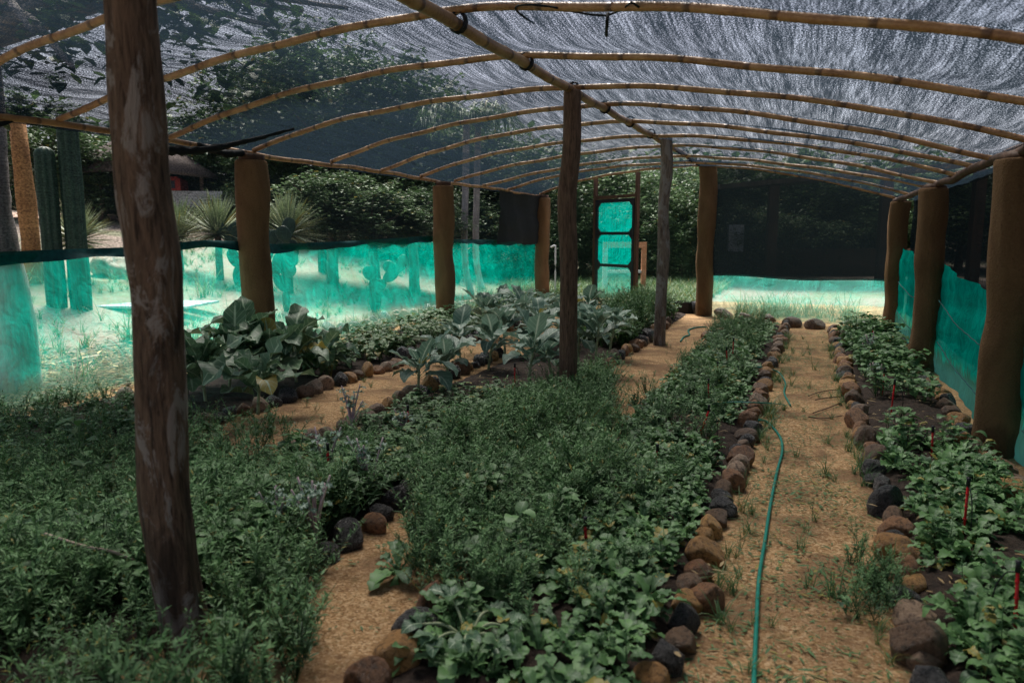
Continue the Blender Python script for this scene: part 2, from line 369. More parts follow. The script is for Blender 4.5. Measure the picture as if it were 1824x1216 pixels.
def rotz(V, a):
    c, s = math.cos(a), math.sin(a); return V @ np.array([[c, s, 0], [-s, c, 0], [0, 0, 1]])
def leaf(L, W, e0, e1, prof, fold=.25, wave=0., pet=.25, az=0., org=(0, 0, 0), rnd=None, petw=.05, twist=0.):
    """one leaf: a curved strip with midrib; e0, e1 = elevation at base and tip (radians)"""
    k = len(prof); npet = 2 if pet > 0 else 0
    s = np.concatenate([np.linspace(0, pet, npet, endpoint=False), np.linspace(pet, 1, k)]) if npet else np.linspace(0, 1, k)
    wd = np.concatenate([np.full(npet, petw), prof]) if npet else np.asarray(prof, float)
    el = e0 + (e1 - e0) * s ** 1.3
    ds = np.diff(s, prepend=0) * L
    x = np.cumsum(np.cos(el) * ds); z = np.cumsum(np.sin(el) * ds)
    h = wd * W / 2; n = len(s)
    wz1 = wave * W * (rng.random(n) - .5); wz2 = wave * W * (rng.random(n) - .5)
    up = fold * h
    V = np.zeros((n, 3, 3))
    V[:, 1] = np.stack([x, np.zeros(n), z], 1)
    nx = -np.sin(el); nz = np.cos(el)
    for j, sg, wz in ((0, 1, wz1), (2, -1, wz2)):
        o = up + wz * (wd > .15)
        V[:, j] = np.stack([x + nx * o, sg * h, z + nz * o + twist * sg * h * s], 1)
    V = rotz(V.reshape(-1, 3), az) + np.asarray(org)
    i = np.arange(n - 1)[:, None] * 3
    Q = np.concatenate([i + np.array([0, 1, 4, 3]), i + np.array([1, 2, 5, 4])], 0)
    r = rng.random() if rnd is None else rnd
    A = np.zeros((n, 3, 3)); A[:, (0, 2), 0] = 1; A[:, :, 1] = s[:, None]; A[:, :, 2] = r
    return V, Q, A.reshape(-1, 3)
def tube(pts, radii, sides=8, jitter=0, cap=True):
    P = np.asarray([list(p) for p in pts], float); n = len(P)
    r = np.full(n, radii) if np.isscalar(radii) else np.asarray(radii, float)
    T = np.gradient(P, axis=0); T /= np.linalg.norm(T, axis=1)[:, None] + 1e-9
    ref = np.array([0, 0, 1.]) if abs(T[0][2]) < .8 else np.array([1., 0, 0])
    V = []
    for i in range(n):
        a = np.cross(ref, T[i]); a /= np.linalg.norm(a) + 1e-9; b = np.cross(T[i], a)
        ang = np.linspace(0, 2 * np.pi, sides, endpoint=False)
        rr = r[i] * (1 + (jitter * (rng.random(sides) - .5) if jitter else 0))
        V.append(P[i] + (np.cos(ang) * rr)[:, None] * a + (np.sin(ang) * rr)[:, None] * b if np.isscalar(rr) or True else 0)
    if cap:   # closed by shrinking rings
        V.insert(0, np.repeat(P[:1], sides, 0) + (V[0] - P[0]) * .02); V.append(np.repeat(P[-1:], sides, 0) + (V[-1] - P[-1]) * .02)
    n2 = len(V); V = np.concatenate(V)
    Q = []
    for i in range(n2 - 1):
        for j in range(sides):
            k = (j + 1) % sides
            Q.append((i * sides + j, i * sides + k, (i + 1) * sides + k, (i + 1) * sides + j))
    return V, np.array(Q)
def add_tube(g, pts, radii, sides=8, jitter=0):
    V, Q = tube(pts, radii, sides, jitter); A = np.zeros((len(V), 3)); A[:, 0] = .5; A[:, 2] = .5; g.add(V, Q, A)
def box(g, c, s, rz=0):
    x, y, z = np.array(s) / 2
    V = np.array([[-x, -y, -z], [x, -y, -z], [x, y, -z], [-x, y, -z], [-x, -y, z], [x, -y, z], [x, y, z], [-x, y, z]])
    V = rotz(V, rz) + np.array(c)
    g.add(V, [(0, 3, 2, 1), (4, 5, 6, 7), (0, 1, 5, 4), (1, 2, 6, 5), (2, 3, 7, 6), (3, 0, 4, 7)])
def stamp(g, T, p, az=0, sc=1., tilt=0., rnd=None):
    V, Q, A = T; V = rotz(V * sc, az)
    if tilt:
        c, s = math.cos(tilt), math.sin(tilt); V = V @ np.array([[1, 0, 0], [0, c, s], [0, -s, c]])
    A = A.copy(); A[:, 2] = (A[:, 2] + (rng.random() if rnd is None else rnd)) % 1.0
    g.add(V + np.array(p), Q, A)
def tmpl(g): return g.arrays()
def smoothcurve(pts, n):
    """Catmull-Rom through pts"""
    P = np.array([list(p) for p in pts], float); P = np.vstack([2 * P[0] - P[1], P, 2 * P[-1] - P[-2]])
    out = []
    for i in range(1, len(P) - 2):
        for t in np.linspace(0, 1, n, endpoint=False):
            a, b, c, d = P[i - 1], P[i], P[i + 1], P[i + 2]
            out.append(.5 * ((2 * b) + (-a + c) * t + (2 * a - 5 * b + 4 * c - d) * t * t + (-a + 3 * b - 3 * c + d) * t ** 3))
    out.append(P[-2]); return np.array(out)
def vnoise(x, seed=0):
    """cheap smooth 1-D noise"""
    return math.sin(x * 1.7 + seed) * .5 + math.sin(x * 3.9 + seed * 2.3) * .3 + math.sin(x * 8.3 + seed * 1.1) * .2
def uv_mesh(me, uv_of_vert):
    uv = me.uv_layers.new(name='UVMap'); li = np.zeros(len(me.loops), np.int32); me.loops.foreach_get('vertex_index', li)
    uv.data.foreach_set('uv', np.asarray(uv_of_vert, np.float32)[li].ravel())
def grid_obj(name, P, m, parent=None, UV=None, smooth=True):
    """P: (a, b, 3) array of points"""
    a, b = P.shape[:2]; g = Geo(); i, j = np.meshgrid(np.arange(a - 1), np.arange(b - 1), indexing='ij'); k = (i * b + j).ravel()
    Q = np.stack([k, k + b, k + b + 1, k + 1], 1); g.add(P.reshape(-1, 3), Q)
    o = g.build(name, m, parent, smooth=smooth)
    if UV is not None: uv_mesh(o.data, UV.reshape(-1, 2))
    return o
def pole(name, pts, r0, r1, m, parent=None, sides=10, nodes=True, seed=0):
    """bamboo or timber pole with swollen joints, UV u = metres along it"""
    P = np.asarray(pts, float); d = np.concatenate([[0], np.cumsum(np.linalg.norm(np.diff(P, axis=0), axis=1))])
    L = d[-1]; nn = max(6, int(L / .05)); s = np.linspace(0, L, nn)
    Pp = np.stack([np.interp(s, d, P[:, k]) for k in range(3)], 1)
    r = r0 + (r1 - r0) * s / L
    if nodes:
        f = np.abs(((s * 2.2 + .5) % 1) - .5); r = r * (1 + .12 * np.exp(-(f / .04) ** 2))
    Pp[:, 2] += .006 * np.sin(s * 5 + seed) ; Pp[:, 1] += .006 * np.sin(s * 3.3 + seed)
    V, Q = tube(Pp, r, sides)
    g = Geo(); g.add(V, Q); o = g.build(name, m, parent)
    u = np.repeat(np.concatenate([[0], s, [L]]), sides); uv_mesh(o.data, np.stack([u + seed * .13, u * 0], 1)); return o

# ------------------------------------------------------------------ ground
xs = np.concatenate([np.linspace(-140, -16, 40), np.linspace(-15, 6, 85), np.linspace(7, 140, 30)])
ys = np.concatenate([np.linspace(-60, -4, 16), np.linspace(-3, 30, 100), np.linspace(32, 260, 40)])
Xg, Yg = np.meshgrid(xs, ys, indexing='ij')
Zg = terr(Xg, Yg) + .03 * np.sin(Xg * 1.3) * np.sin(Yg * .9) * (Xg < -7.4)
Zg = np.where((Xg > -7.4) & (Yg < 16) & (Xg < 1.9), -.02, Zg)
tag(grid_obj('ground', np.stack([Xg, Yg, Zg], 2), M['ground']), kind='structure')

def strip(name, edge_l, edge_r, z, m, ny=60, nx=8, bump=0., dome=0., seed=1):
    """ground strip between two polylines [(x, y)...]"""
    y0 = edge_l[0][1]; y1 = edge_l[-1][1]; yy = np.linspace(y0, y1, ny)
    xl = np.interp(yy, [p[1] for p in edge_l], [p[0] for p in edge_l]); xr = np.interp(yy, [p[1] for p in edge_r], [p[0] for p in edge_r])
    t = np.linspace(0, 1, nx); X = xl[:, None] + (xr - xl)[:, None] * t; Y = np.repeat(yy[:, None], nx, 1)
    rr = np.random.default_rng(seed)
    Z = z + dome * np.sin(np.pi * t)[None, :] ** .5 + bump * (rr.random(X.shape) - .5)
    return grid_obj(name, np.stack([X, Y, Z], 2), m)
# golden sand inside, reaching a little past the beds
tag(strip('path', [(-6.9, -3), (-6.9, 18.9)], [(1.9, -3), (1.9, 13.6)], .004, M['path'], 30, 6), kind='structure')
def end_y(x): return 15.4 + (x + 1.95) * (-3.5 / 4.72) if x < -1.95 else 15.4 + (x + 1.95) * (-1.0 / 3.4)
BEDS = {'E': (-6.35, -4.8, -1, 17.3), 'D': (-3.5, -2.3, -1, 15.4), 'C': (-1.35, -.45, -1, 14.0), 'R': (.52, 1.22, -1, 13.7)}
for k, (a, b, y0, y1) in BEDS.items():
    tag(strip('soil', [(a - .03, y0), (a - .03, y1)], [(b + .03, y0), (b + .03, y1)], .012, M['soil'], 240, 14, .025, .055, ord(k)), kind='structure')
tag(grid_obj('road', np.array([[[AT(px, py, d) for px in np.linspace(-300, 700, 12)]] for py, d in ((0, 0),)]).reshape(1, 12, 3).repeat(2, 0), M['road']), kind='structure') if False else None
# dirt road crossing the slope behind the yuccas
rp = np.zeros((2, 40, 3))
for j, yy in enumerate(np.linspace(2, 75, 40)):
    for i, off in enumerate((0, 6.5)):
        x = -27 - off + .12 * (yy - 20) ; rp[i, j] = (x, yy, float(terr(x, yy)) + .02 + .0 * i)
rp6 = np.zeros((8, 40, 3))
for i in range(8):
    t = i / 7; rp6[i] = rp[0] * (1 - t) + rp[1] * t; rp6[i, :, 2] = [float(terr(x, y)) + .03 for x, y in rp6[i, :, :2]]
tag(grid_obj('road', rp6, M['road']), kind='structure')

# ------------------------------------------------------------------ shade house
PX = np.array([-6.67, -5.5, -4.3, -3.2, -2.1, -1.1, -.25, .55, 1.3])
PZ = np.array([2.68, 2.87, 2.975, 3.005, 2.97, 2.835, 2.665, 2.47, 2.24])
def prof_z(x, t=0): return np.interp(x, PX, PZ) + np.interp(x, [-6.67, -2.1, 1.3], [.0, .03, .0]) * (1.5 + t) * .2
RIBS = [(-2, -2.6, -3.2), (0, -.6, -1.2), (1.6, 1.0, .4), (2.9, 2.2, 1.5), (4.1, 3.3, 2.55), (5.2, 4.4, 3.6), (6.5, 5.6, 4.9), (7.9, 6.86, 6.06), (9.58, 8.0, 7.16), (10.99, 9.2, 8.1), (12.35, 10.5, 9.0), (13.76, 11.9, 10.14), (15.15, 13.5, 11.11), (16.62, 14.55, 12.98), (18.9, 15.45, 14.3)]
def rib_y(rb, x): 
    return np.interp(x, [-6.67, -2.1, 1.3], rb) if False else np.polyval(np.polyfit([-6.67, -2.1, 1.3], rb, 2), x)
house = empty('shade_house', (-2.6, 8, 0), 0, 'long garden shade house of bamboo ribs, mud-clad posts, black netting and green plastic walls', 'shade house')
hl = np.array(house.location)
def H_(pts): return np.asarray([list(p) for p in pts], float) - hl
xs_f = smoothcurve(np.stack([PX, PZ, PZ * 0], 1), 5)
for i, rb in enumerate(RIBS):
    pts = [(x, rib_y(rb, x), z + .012 * math.sin(x * 1.1 + i * 2)) for x, z, _ in xs_f]
    if i < len(RIBS) - 1: pts.append((1.42, rib_y(rb, 1.42), 2.20))
    pole('bamboo_rib', H_(pts), .030, .022, M['bamboo'], house, seed=i * 1.7)
# ridge pole under the ribs, eave poles
rz = [(-2.1, y, 2.92 + .012 * (y - 4) * (y < 13) + .11 * (y >= 13)) for y in (-3, 0, 2, 4.4, 5.7, 6.9, 8, 9.2, 10.6, 12, 13.4, 14.6, 15.6)]
pole('ridge_pole', H_(rz) - np.array([0, 0, .035]), .042, .036, M['bamboo'], house, seed=3)
pole('eave_pole', H_([(-6.67, y, 2.64 + .02 * math.sin(y * 1.3)) for y in np.linspace(-3, 18.9, 16)]), .034, .028, M['bamboo'], house, seed=5)
pole('eave_pole', H_([(1.34, y, 2.19 + .02 * math.sin(y * 1.9)) for y in np.linspace(-3, 14.4, 14)]), .042, .036, M['darkwood'], house, seed=8)
pole('eave_pole', H_([(1.38, y, 2.235 + .02 * math.sin(y * 2.3 + 1)) for y in np.linspace(-3, 14.4, 14)]), .024, .020, M['darkwood'], house, seed=9)
# lashings where ribs meet the ridge
for i, rb in enumerate(RIBS):
    y = rb[1]; z = float(np.interp(y, [p[1] for p in rz], [p[2] for p in rz]))
    g = Geo(); 
    for k in range(3):
        a = np.linspace(0, 2 * np.pi, 12); add_tube(g, H_([(-2.1 + .055 * math.cos(t) , y + (k - 1) * .016, z - .015 + .062 * math.sin(t)) for t in a]), .009, 5)
    g.build('lashing', M['blackplastic'], house)
# roof cloth: lofted over the ribs, sagging between them
rows = []; uvs = []; NX = 46; xx = np.linspace(-6.9, 1.62, NX)
arc = np.concatenate([[0], np.cumsum(np.hypot(np.diff(xx), np.diff(prof_z(xx))))])
rr = np.random.default_rng(5)
for i in range(len(RIBS) - 1):
    for k in range(8 if i < len(RIBS) - 2 else 9):
        t = k / 8; ya = rib_y(RIBS[i], xx); yb = rib_y(RIBS[i + 1], xx); yy = ya + (yb - ya) * t
        sag = .055 * math.sin(math.pi * t)
        zz = np.interp(xx, PX, PZ) + .036 - sag * (1 + .25 * np.sin(xx * 2.1 + i)) + .006 * (rr.random(NX) - .5)
        zz = np.where(xx < -6.67, 2.70 - .3 * (-6.67 - xx), zz); zz = np.where(xx > 1.3, 2.27 - .3 * (xx - 1.3), zz)
        rows.append(np.stack([xx, yy, zz], 1)); uvs.append(np.stack([arc, yy], 1))
P = np.array(rows) - hl; roof = grid_obj('roof_cloth', P, M['roofnet'], house, np.array(uvs))

def wall(name, A, B, zb, zt, m, ny=30, nz=8, wob=.02, seed=0, hemf=None, topf=None, push=(0, 0)):
    """hanging cloth from A to B (x, y); zb, zt numbers or functions of t"""
    A = np.array(A); B = np.array(B); L = np.linalg.norm(B - A); nrm = np.array([-(B - A)[1], (B - A)[0]]) / L
    t = np.linspace(0, 1, ny); s = np.linspace(0, 1, nz); P = np.zeros((ny, nz, 3)); UV = np.zeros((ny, nz, 2))
    for i in range(ny):
        b = zb(t[i]) if callable(zb) else zb; T = zt(t[i]) if callable(zt) else zt
        for j in range(nz):
            z = b + (T - b) * s[j]; off = wob * (vnoise(t[i] * L * 1.6 + s[j] * 1.1, seed) + .6 * vnoise(s[j] * 5 + t[i] * L * .4, seed + 4))
            p = A + (B - A) * t[i] + nrm * off; P[i, j] = (p[0], p[1], z); UV[i, j] = (z, t[i] * L)
    return grid_obj(name, P - hl, m, house, UV)
WL = -6.76; WRX = 1.45
top_l = lambda t: np.interp(-3 + 21.9 * t, [-3, 4.5, 6, 7, 7.7, 8.3, 10.2, 13, 13.2, 15, 18.9], [1.42, 1.43, 1.45, 1.52, 1.50, 1.46, 1.49, 1.58, 1.50, 1.49, 1.46])
wall('plastic_wall', (WL, -3), (WL, 18.9), -.03, top_l, M['film'], 160, 12, .035, 1)
wall('plastic_hem', (WL + .012, -3), (WL + .012, 18.9), lambda t: top_l(t) - (.035 + .04 * (1 + vnoise(t * 22 * .9, 3))), lambda t: top_l(t) + .03, M['hem'], 160, 3, .035, 1)
wall('side_net', (WL - .02, -3), (WL - .02, 18.9), lambda t: top_l(t) - .05, 2.70, M['sidenet'], 90, 8, .02, 2)
# end wall: door bay with thin net, door, ridge post, dark bay
E0 = np.array((-6.67, 18.95)); E1 = np.array((-1.95, 15.45)); E2 = np.array((1.52, 14.45))
def epoint(x): 
    return tuple(E0 + (E1 - E0) * ((x - E0[0]) / (E1[0] - E0[0]))) if x < -1.95 else tuple(E1 + (E2 - E1) * ((x - E1[0]) / (E2[0] - E1[0])))
def etop(A, B): return lambda t: float(np.interp(A[0] + (B[0] - A[0]) * t, PX, PZ)) + .02
DX0, DX1 = -4.80, -3.60
a, b = epoint(-6.6), epoint(DX0); wall('thin_net', a, b, .02, etop(a, b), M['clearnet'], 20, 10, .015, 5)
a, b = epoint(DX1), epoint(-2.0); wall('thin_net', a, b, .02, etop(a, b), M['clearnet'], 20, 10, .015, 6)
a, b = epoint(DX0), epoint(DX1); wall('thin_net', a, b, 2.50, etop(a, b), M['clearnet'], 6, 4, .01, 6)
a, b = epoint(-1.9), epoint(1.5)
wall('dark_net', a, b, lambda t: .80 + .02 * math.sin(t * 9), etop(a, b), M['darknet'], 30, 10, .02, 7)
wall('plastic_wall', (a[0], a[1] + .03), (b[0], b[1] + .03), -.02, lambda t: .83 + .02 * math.sin(t * 9), M['filmpale'], 30, 6, .02, 8)
# patch of black cloth tied in the far corner
wall('black_cloth', (-6.62, 15.9), (-6.62, 18.6), lambda t: 1.42 + .05 * math.sin(t * 6), 2.62, M['black'], 16, 10, .06, 9)
# right wall: dark net above, teal sheet below with sagging seams
top_r = lambda t: float(np.interp(-3 + 17.4 * t, [6, 8, 13], [1.12, 1.17, 1.36])) + .03 * math.sin(t * 17.4 * 1.55 + 0.6) + .012 * math.sin(t * 17.4 * 4.1)
wall('dark_net', (WRX + .14, -3), (WRX + .14, 14.4), lambda t: .3, 2.24, M['darknet'], 80, 10, .03, 12)
wall('teal_sheet', (WRX, -3), (WRX, 14.4), -.03, top_r, M['sheet'], 260, 22, .045, 11)
for (y0, y1, za, zb, sg) in ((-2, 5.9, .7, .75, .12), (6.3, 9.6, .72, .88, .10), (6.3, 9.5, .28, .42, .07), (10.0, 13.8, .80, .85, .08), (10.2, 13.8, .35, .38, .07), (-1, 5.8, .35, .3, .08)):
    pts = [(WRX - .06, y0 + (y1 - y0) * t, za + (zb - za) * t - sg * math.sin(math.pi * t) + .003 * math.sin(t * 70)) for t in np.linspace(0, 1, 90)]
    pole('seam_cord', H_(pts), .006, .006, M['hem'], house, 5, False)

# posts
def post(name, prof, m, sides=26, seed=0, flute=.04, top_cut=True, label=None):
    """prof: [(x, y, z, radius)]: irregular trunk-like post"""
    C_ = smoothcurve([(p[0], p[1], p[2]) for p in prof], 8); rad = smoothcurve([(p[3], 0, 0) for p in prof], 8)[:, 0]
    n = len(C_); V = []
    for i in range(n):
        for j in range(sides):
            a = 2 * math.pi * j / sides
            f = 1 + flute * (math.sin(3 * a + seed + C_[i][2] * .8) + .7 * math.sin(5 * a - seed * 2 + C_[i][2] * 1.7) + .4 * math.sin(9 * a + C_[i][2] * 3 + seed)) + flute * .5 * vnoise(C_[i][2] * 5 + a * 2, seed)
            V.append((C_[i][0] + rad[i] * f * math.cos(a), C_[i][1] + rad[i] * f * math.sin(a), C_[i][2]))
    V = np.array(V); c = np.repeat(C_[-1:], sides, 0); c2 = c + (V[-sides:] - c) * .93 + np.array([0, 0, .015]); c3 = c + (V[-sides:] - c) * .02 + np.array([0, 0, .02])
    V = np.concatenate([V, c2, c3]); Q = []
    for i in range(n + 1):
        for j in range(sides):
            k = (j + 1) % sides; Q.append((i * sides + j, i * sides + k, (i + 1) * sides + k, (i + 1) * sides + j))
    g = Geo(); g.add(V - hl, Q); o = g.build(name, m, house)
    if label: o['label'] = label
    return o
# first ridge post, close to the camera, read off row by row at its distance
rows_ = [(-60, 232, 45), (0, 233, 43), (75, 238, 44), (150, 243, 46), (230, 249, 46), (300, 252, 45), (360, 258, 46), (420, 268, 46), (470, 275, 46), (520, 280, 43), (600, 283, 42), (700, 287, 43), (790, 290, 43), (880, 293, 43), (950, 303, 42), (1010, 311, 41), (1080, 324, 41), (1150, 340, 43), (1200, 348, 45)]
n2 = np.array([math.sin(YAW), -math.cos(YAW)]); base = np.array((-2.16, 2.06)); pr_ = []
for (py, px, hw) in rows_[::-1]:
    r = ray(px, py); t = (n2 @ base) / (n2 @ r[:2]); p = np.array([0, 0, EYE]) + t * r
    pr_.append((p[0], p[1], p[2], hw / FOC * t * FOC))
pr_ = [(x, y, z, min(.12, r)) for x, y, z, r in pr_]; pr_.insert(0, (pr_[0][0] + .01, pr_[0][1], -.05, .095)); pr_.append((pr_[-1][0], pr_[-1][1], 2.90, .085))
post('ridge_post', pr_, M['post_dark'], 40, 2, .03, label='thick gnarled dark post closest to the camera')
post('ridge_post', [(-2.09, 6.78, -.05, .088), (-2.1, 6.78, .6, .085), (-2.1, 6.77, 1.3, .082), (-2.13, 6.77, 1.9, .088), (-2.09, 6.77, 2.4, .084), (-2.09, 6.78, 2.9, .078)], M['post_brown'], 30, 5, .03, label='brown timber post in the middle of the shade house')
post('ridge_post', [(-1.99, 10.95, -.05, .088), (-1.98, 10.95, .7, .08), (-1.96, 10.95, 1.4, .088), (-1.98, 10.95, 2.0, .075), (-1.95, 10.95, 2.5, .085), (-1.97, 10.95, 2.98, .08)], M['post_grey'], 30, 9, .045, label='pale grey weathered timber post beyond the brown one')
post('ridge_post', [(-2.15, -1.8, -.05, .09), (-2.15, -1.8, 1.5, .085), (-2.15, -1.8, 2.9, .08)], M['post_brown'], 24, 3, .03)
def mudpost(x, y, h, r, seed, stub=.10):
    pr = [(x + .024 * vnoise(z * 1.7, seed), y, z, r * (1 + .05 * vnoise(z * 3.1, seed + 3) + .03 * vnoise(z * 7, seed)) * (1.04 if z > h * .6 else 1)) for z in np.linspace(-.05, h - stub, 9)]
    post('mud_clad_post', pr, M['mud'], 28, seed, .032)
    g = Geo(); add_tube(g, H_([(x, y, h - stub - .02), (x + .01, y, h + .0)]), [r * .82, r * .78], 14, .12); g.build('post_top', M['darkwood'], house)
for i, (x, y, h, r) in enumerate([(-6.60, 7.75, 2.62, .195), (-6.52, 12.95, 2.62, .19), (-6.55, 18.75, 2.66, .19), (-6.6, 2.6, 2.62, .19)]): mudpost(x, y, h, r, i)
mudpost(-1.93, 15.38, 3.02, .165, 7, .03)
for i, (x, y, h, r) in enumerate([(1.35, 6.3, 2.17, .142), (1.32, 10.0, 2.18, .148), (1.37, 14.2, 2.2, .15), (1.36, 2.2, 2.17, .16), (1.36, -1.6, 2.17, .16)]): mudpost(x, y, h, r, i + 11, .05)
for (x, y) in ((1.42, 6.56), (1.40, 10.28), (1.42, 14.5)):
    pole('side_stake', H_([(x, y, -.02), (x + .01, y, 2.2)]), .028, .024, M['darkwood'], house, 8, False)
# rolled net hanging at the near part of the left eave, knots and torn net edge over the second rib
g = Geo(); pts = smoothcurve([(-6.45, 5.9, 2.52), (-6.35, 6.3, 2.50), (-6.2, 6.7, 2.56), (-5.9, 7.0, 2.68), (-5.5, 7.2, 2.80)], 8)
add_tube(g, pts - hl, (.045 + .02 * rng.random(len(pts))) * np.linspace(1, .25, len(pts)), 8, .6); g.build('rolled_net', M['black'], house); g = Geo()
pts = smoothcurve([(-6.62, 6.9, 2.63), (-6.6, 7.3, 2.58), (-6.6, 7.6, 2.62)], 8); add_tube(g, pts - hl, .03 + .02 * rng.random(len(pts)), 7, .3); g.build('rolled_net', M['black'], house); g = Geo()
pts = smoothcurve([(-6.7, 3.4, 1.7), (-6.68, 3.8, 2.0), (-6.66, 4.3, 2.4), (-6.66, 4.75, 2.62)], 8); add_tube(g, pts - hl, (.03 + .03 * rng.random(len(pts))) * np.sin(np.linspace(.3, 2.9, len(pts))), 8, .6)
g.build('rolled_net', M['black'], house)
g = Geo()
def roofp(px, py, dz=0):
    """point of the roof surface seen at (px, py)"""
    r = ray(px, py) / FOC; d = 1.0
    while d < 25:
        p = r * d
        if p[2] + EYE >= np.interp(p[0], PX, PZ) + dz: break
        d += .02
    return (p[0], p[1], p[2] + EYE)
add_tube(g, H_(smoothcurve([roofp(*q) for q in ((952, 42), (930, 28), (918, 14), (940, 9), (985, 13), (1025, 22), (1060, 27), (1083, 27), (1108, 17), (1125, 6), (1140, 14), (1160, 18))], 6)), .006, 6, .5)
add_tube(g, H_(smoothcurve([roofp(1083, 24), roofp(1081, 42, -.06), roofp(1080, 64, -.02)], 6)), .010, 6, .4)
g.build('net_knot', M['black'], house)
# door
dA = np.array(epoint(DX0)); dB = np.array(epoint(DX1)); du = (dB - dA) / np.linalg.norm(dB - dA); DW = np.linalg.norm(dB - dA); da = math.atan2(du[1], du[0])
door = empty('door', (0, 0, 0)); door.parent = house; door.location = (dA[0] - hl[0], dA[1] - hl[1], 0); door.rotation_euler = (0, 0, da)
door['label'] = 'dark wooden door with three green plastic panes'
JT = [2.96, 3.0]
for x, zt, w_ in ((.0, 2.97, .075), (DW, 2.99, .075)):
    g = Geo(); box(g, (x, 0, zt / 2), (w_, .08, zt)); g.build('jamb', M['darkwood'], door, smooth=False)
g = Geo(); box(g, (DW / 2, 0, 2.49), (DW - .078, .085, .07)); g.build('lintel', M['darkwood'], door, smooth=False)
fw = .07; x0, x1 = .045, DW - .045; z_edges = [.06, .62, 1.26, 1.34, 1.96, 2.44]
g = Geo(); dk = -.02
panes = [(.06 + .02, .88), (.95, 1.62), (1.69, 2.36)]
zs = [.02, .08, .88, .95, 1.62, 1.69, 2.36, 2.44]
box(g, ((x0 + fw / 2 + .01), dk, 1.23), (fw, .045, 2.42)); box(g, ((x1 - fw / 2 - .01), dk, 1.23), (fw, .045, 2.42))
for za, zb in ((.02, .08), (.88, .95), (1.62, 1.69), (2.36, 2.44)): box(g, ((x0 + x1) / 2, dk, (za + zb) / 2), (x1 - x0 - 2 * fw - .022, .043, zb - za))
# corner blocks give the panes their eight sides
for za, zb in panes:
    for sx, xx_ in ((1, x0 + fw + .008), (-1, x1 - fw - .008)):
        for sz, zz_ in ((1, za - .002), (-1, zb + .002)):
            c = .11; tri = np.array([[xx_, zz_], [xx_ + sx * c, zz_], [xx_, zz_ + sz * c]])
            V = [(p[0], dk - .019, p[1]) for p in tri] + [(p[0], dk + .019, p[1]) for p in tri]
            V.append(V[2]); V.append(V[5])
            g.add(V, [(0, 1, 2, 6), (3, 4, 5, 7), (0, 1, 4, 3), (1, 2, 5, 4)])
g.build('frame', M['blackplastic'], door, smooth=False)
for za, zb in panes:
    g = Geo(); box(g, ((x0 + x1) / 2, dk + .025, (za + zb) / 2), (x1 - x0 - 2 * fw + .1, .004, zb - za + .05)); g.build('pane', M['panefilm'] if za > .5 else M['filmpale'], door, smooth=False)

# ------------------------------------------------------------------ stones
def rock_mesh(seed, sub=3):
    import bmesh
    bm = bmesh.new(); bmesh.ops.create_icosphere(bm, subdivisions=sub, radius=1); r = np.random.default_rng(seed)
    k = r.normal(size=(7, 3)); ph = r.random(7) * 6; am = r.random(7) * .09
    cuts = [(Vector(r.normal(size=3)).normalized(), .62 + .3 * r.random()) for _ in range(9)]
    for v in bm.verts:
        p = v.co.copy(); d = 1 + sum(am[i] * math.sin(1.6 * float(np.dot(k[i], p)) + ph[i]) for i in range(7))
        p = p * d
        for nn, dd in cuts:
            e = p.dot(nn) - dd
            if e > 0: p = p - nn * e * .88
        p = p * (1 + .012 * math.sin(9 * p.x + seed) * math.sin(11 * p.y) + .012 * math.sin(17 * p.z + 8 * p.x))
        v.co = p
    me = bpy.data.meshes.new('stone'); bm.to_mesh(me); bm.free(); me.polygons.foreach_set('use_smooth', [True] * len(me.polygons))
    me.materials.append(STONE['brown']); return me
ROCKS = [rock_mesh(i, 4) for i in range(12)]
SC = list(STONE); SHAPE = ['rounded', 'egg-shaped', 'blocky', 'lumpy']
def stone(p, s, colour, label, group, rz=None, tilt=None):
    o = bpy.data.objects.new('stone', random.choice(ROCKS)); COL.objects.link(o)
    o.material_slots[0].link = 'OBJECT'; o.material_slots[0].material = STONE[colour]
    o.location = (p[0], p[1], s[2] * .42 + (p[2] if len(p) > 2 else 0)); o.scale = s
    o.rotation_euler = (random.uniform(-.35, .35), random.uniform(-.35, .35), random.uniform(0, 6.28) if rz is None else rz)
    return tag(o, label, 'stone', group)
STONES_XY = []
def stone_row(pts, sp, size, desc, group, wts, ymin=-9, skip=None, end='from the camera'):
    P = smoothcurve([(x, y, 0) for x, y in pts], 10); d = np.concatenate([[0], np.cumsum(np.linalg.norm(np.diff(P, axis=0), axis=1))])
    s = 0; k = 0
    while s < d[-1]:
        big = random.uniform(.8, 1.25); x = np.interp(s, d, P[:, 0]) + random.uniform(-.03, .03); y = np.interp(s, d, P[:, 1])
        col = random.choices(SC, wts)[0]; sh = random.choice(SHAPE); hh = random.uniform(.75, 1.25)
        if not (skip and skip(x, y)):
            k += 1
            size_ = size * .9; stone((x, y, .0), (size_ * big * random.uniform(.8, 1.05), size_ * big * random.uniform(.65, .95), size_ * big * hh * .9), col,
                  f'{col} stone, {ordinal(k)} {end} in {desc}', group)
            STONES_XY.append((x, y, size))
        s += sp * big * .93
WT = [4, 2.5, 3.5, 4.2, 2.8]
stone_row([(-.42, 2.45), (-.40, 3.1), (-.42, 3.7), (-.40, 4.5), (-.39, 5.6), (-.38, 6.9), (-.37, 8.6), (-.34, 11.3), (-.32, 14.0)], .185, .098, 'the hose-side edging of the main path', 'edging stones of the centre bed on the hose side', WT)
stone_row([(.50, 2.6), (.49, 3.2), (.50, 4.2), (.50, 5.2), (.48, 6.8), (.47, 8.6), (.44, 13.4)], .195, .105, 'the narrow-bed edging of the main path', 'edging stones of the narrow bed along the main path', WT)
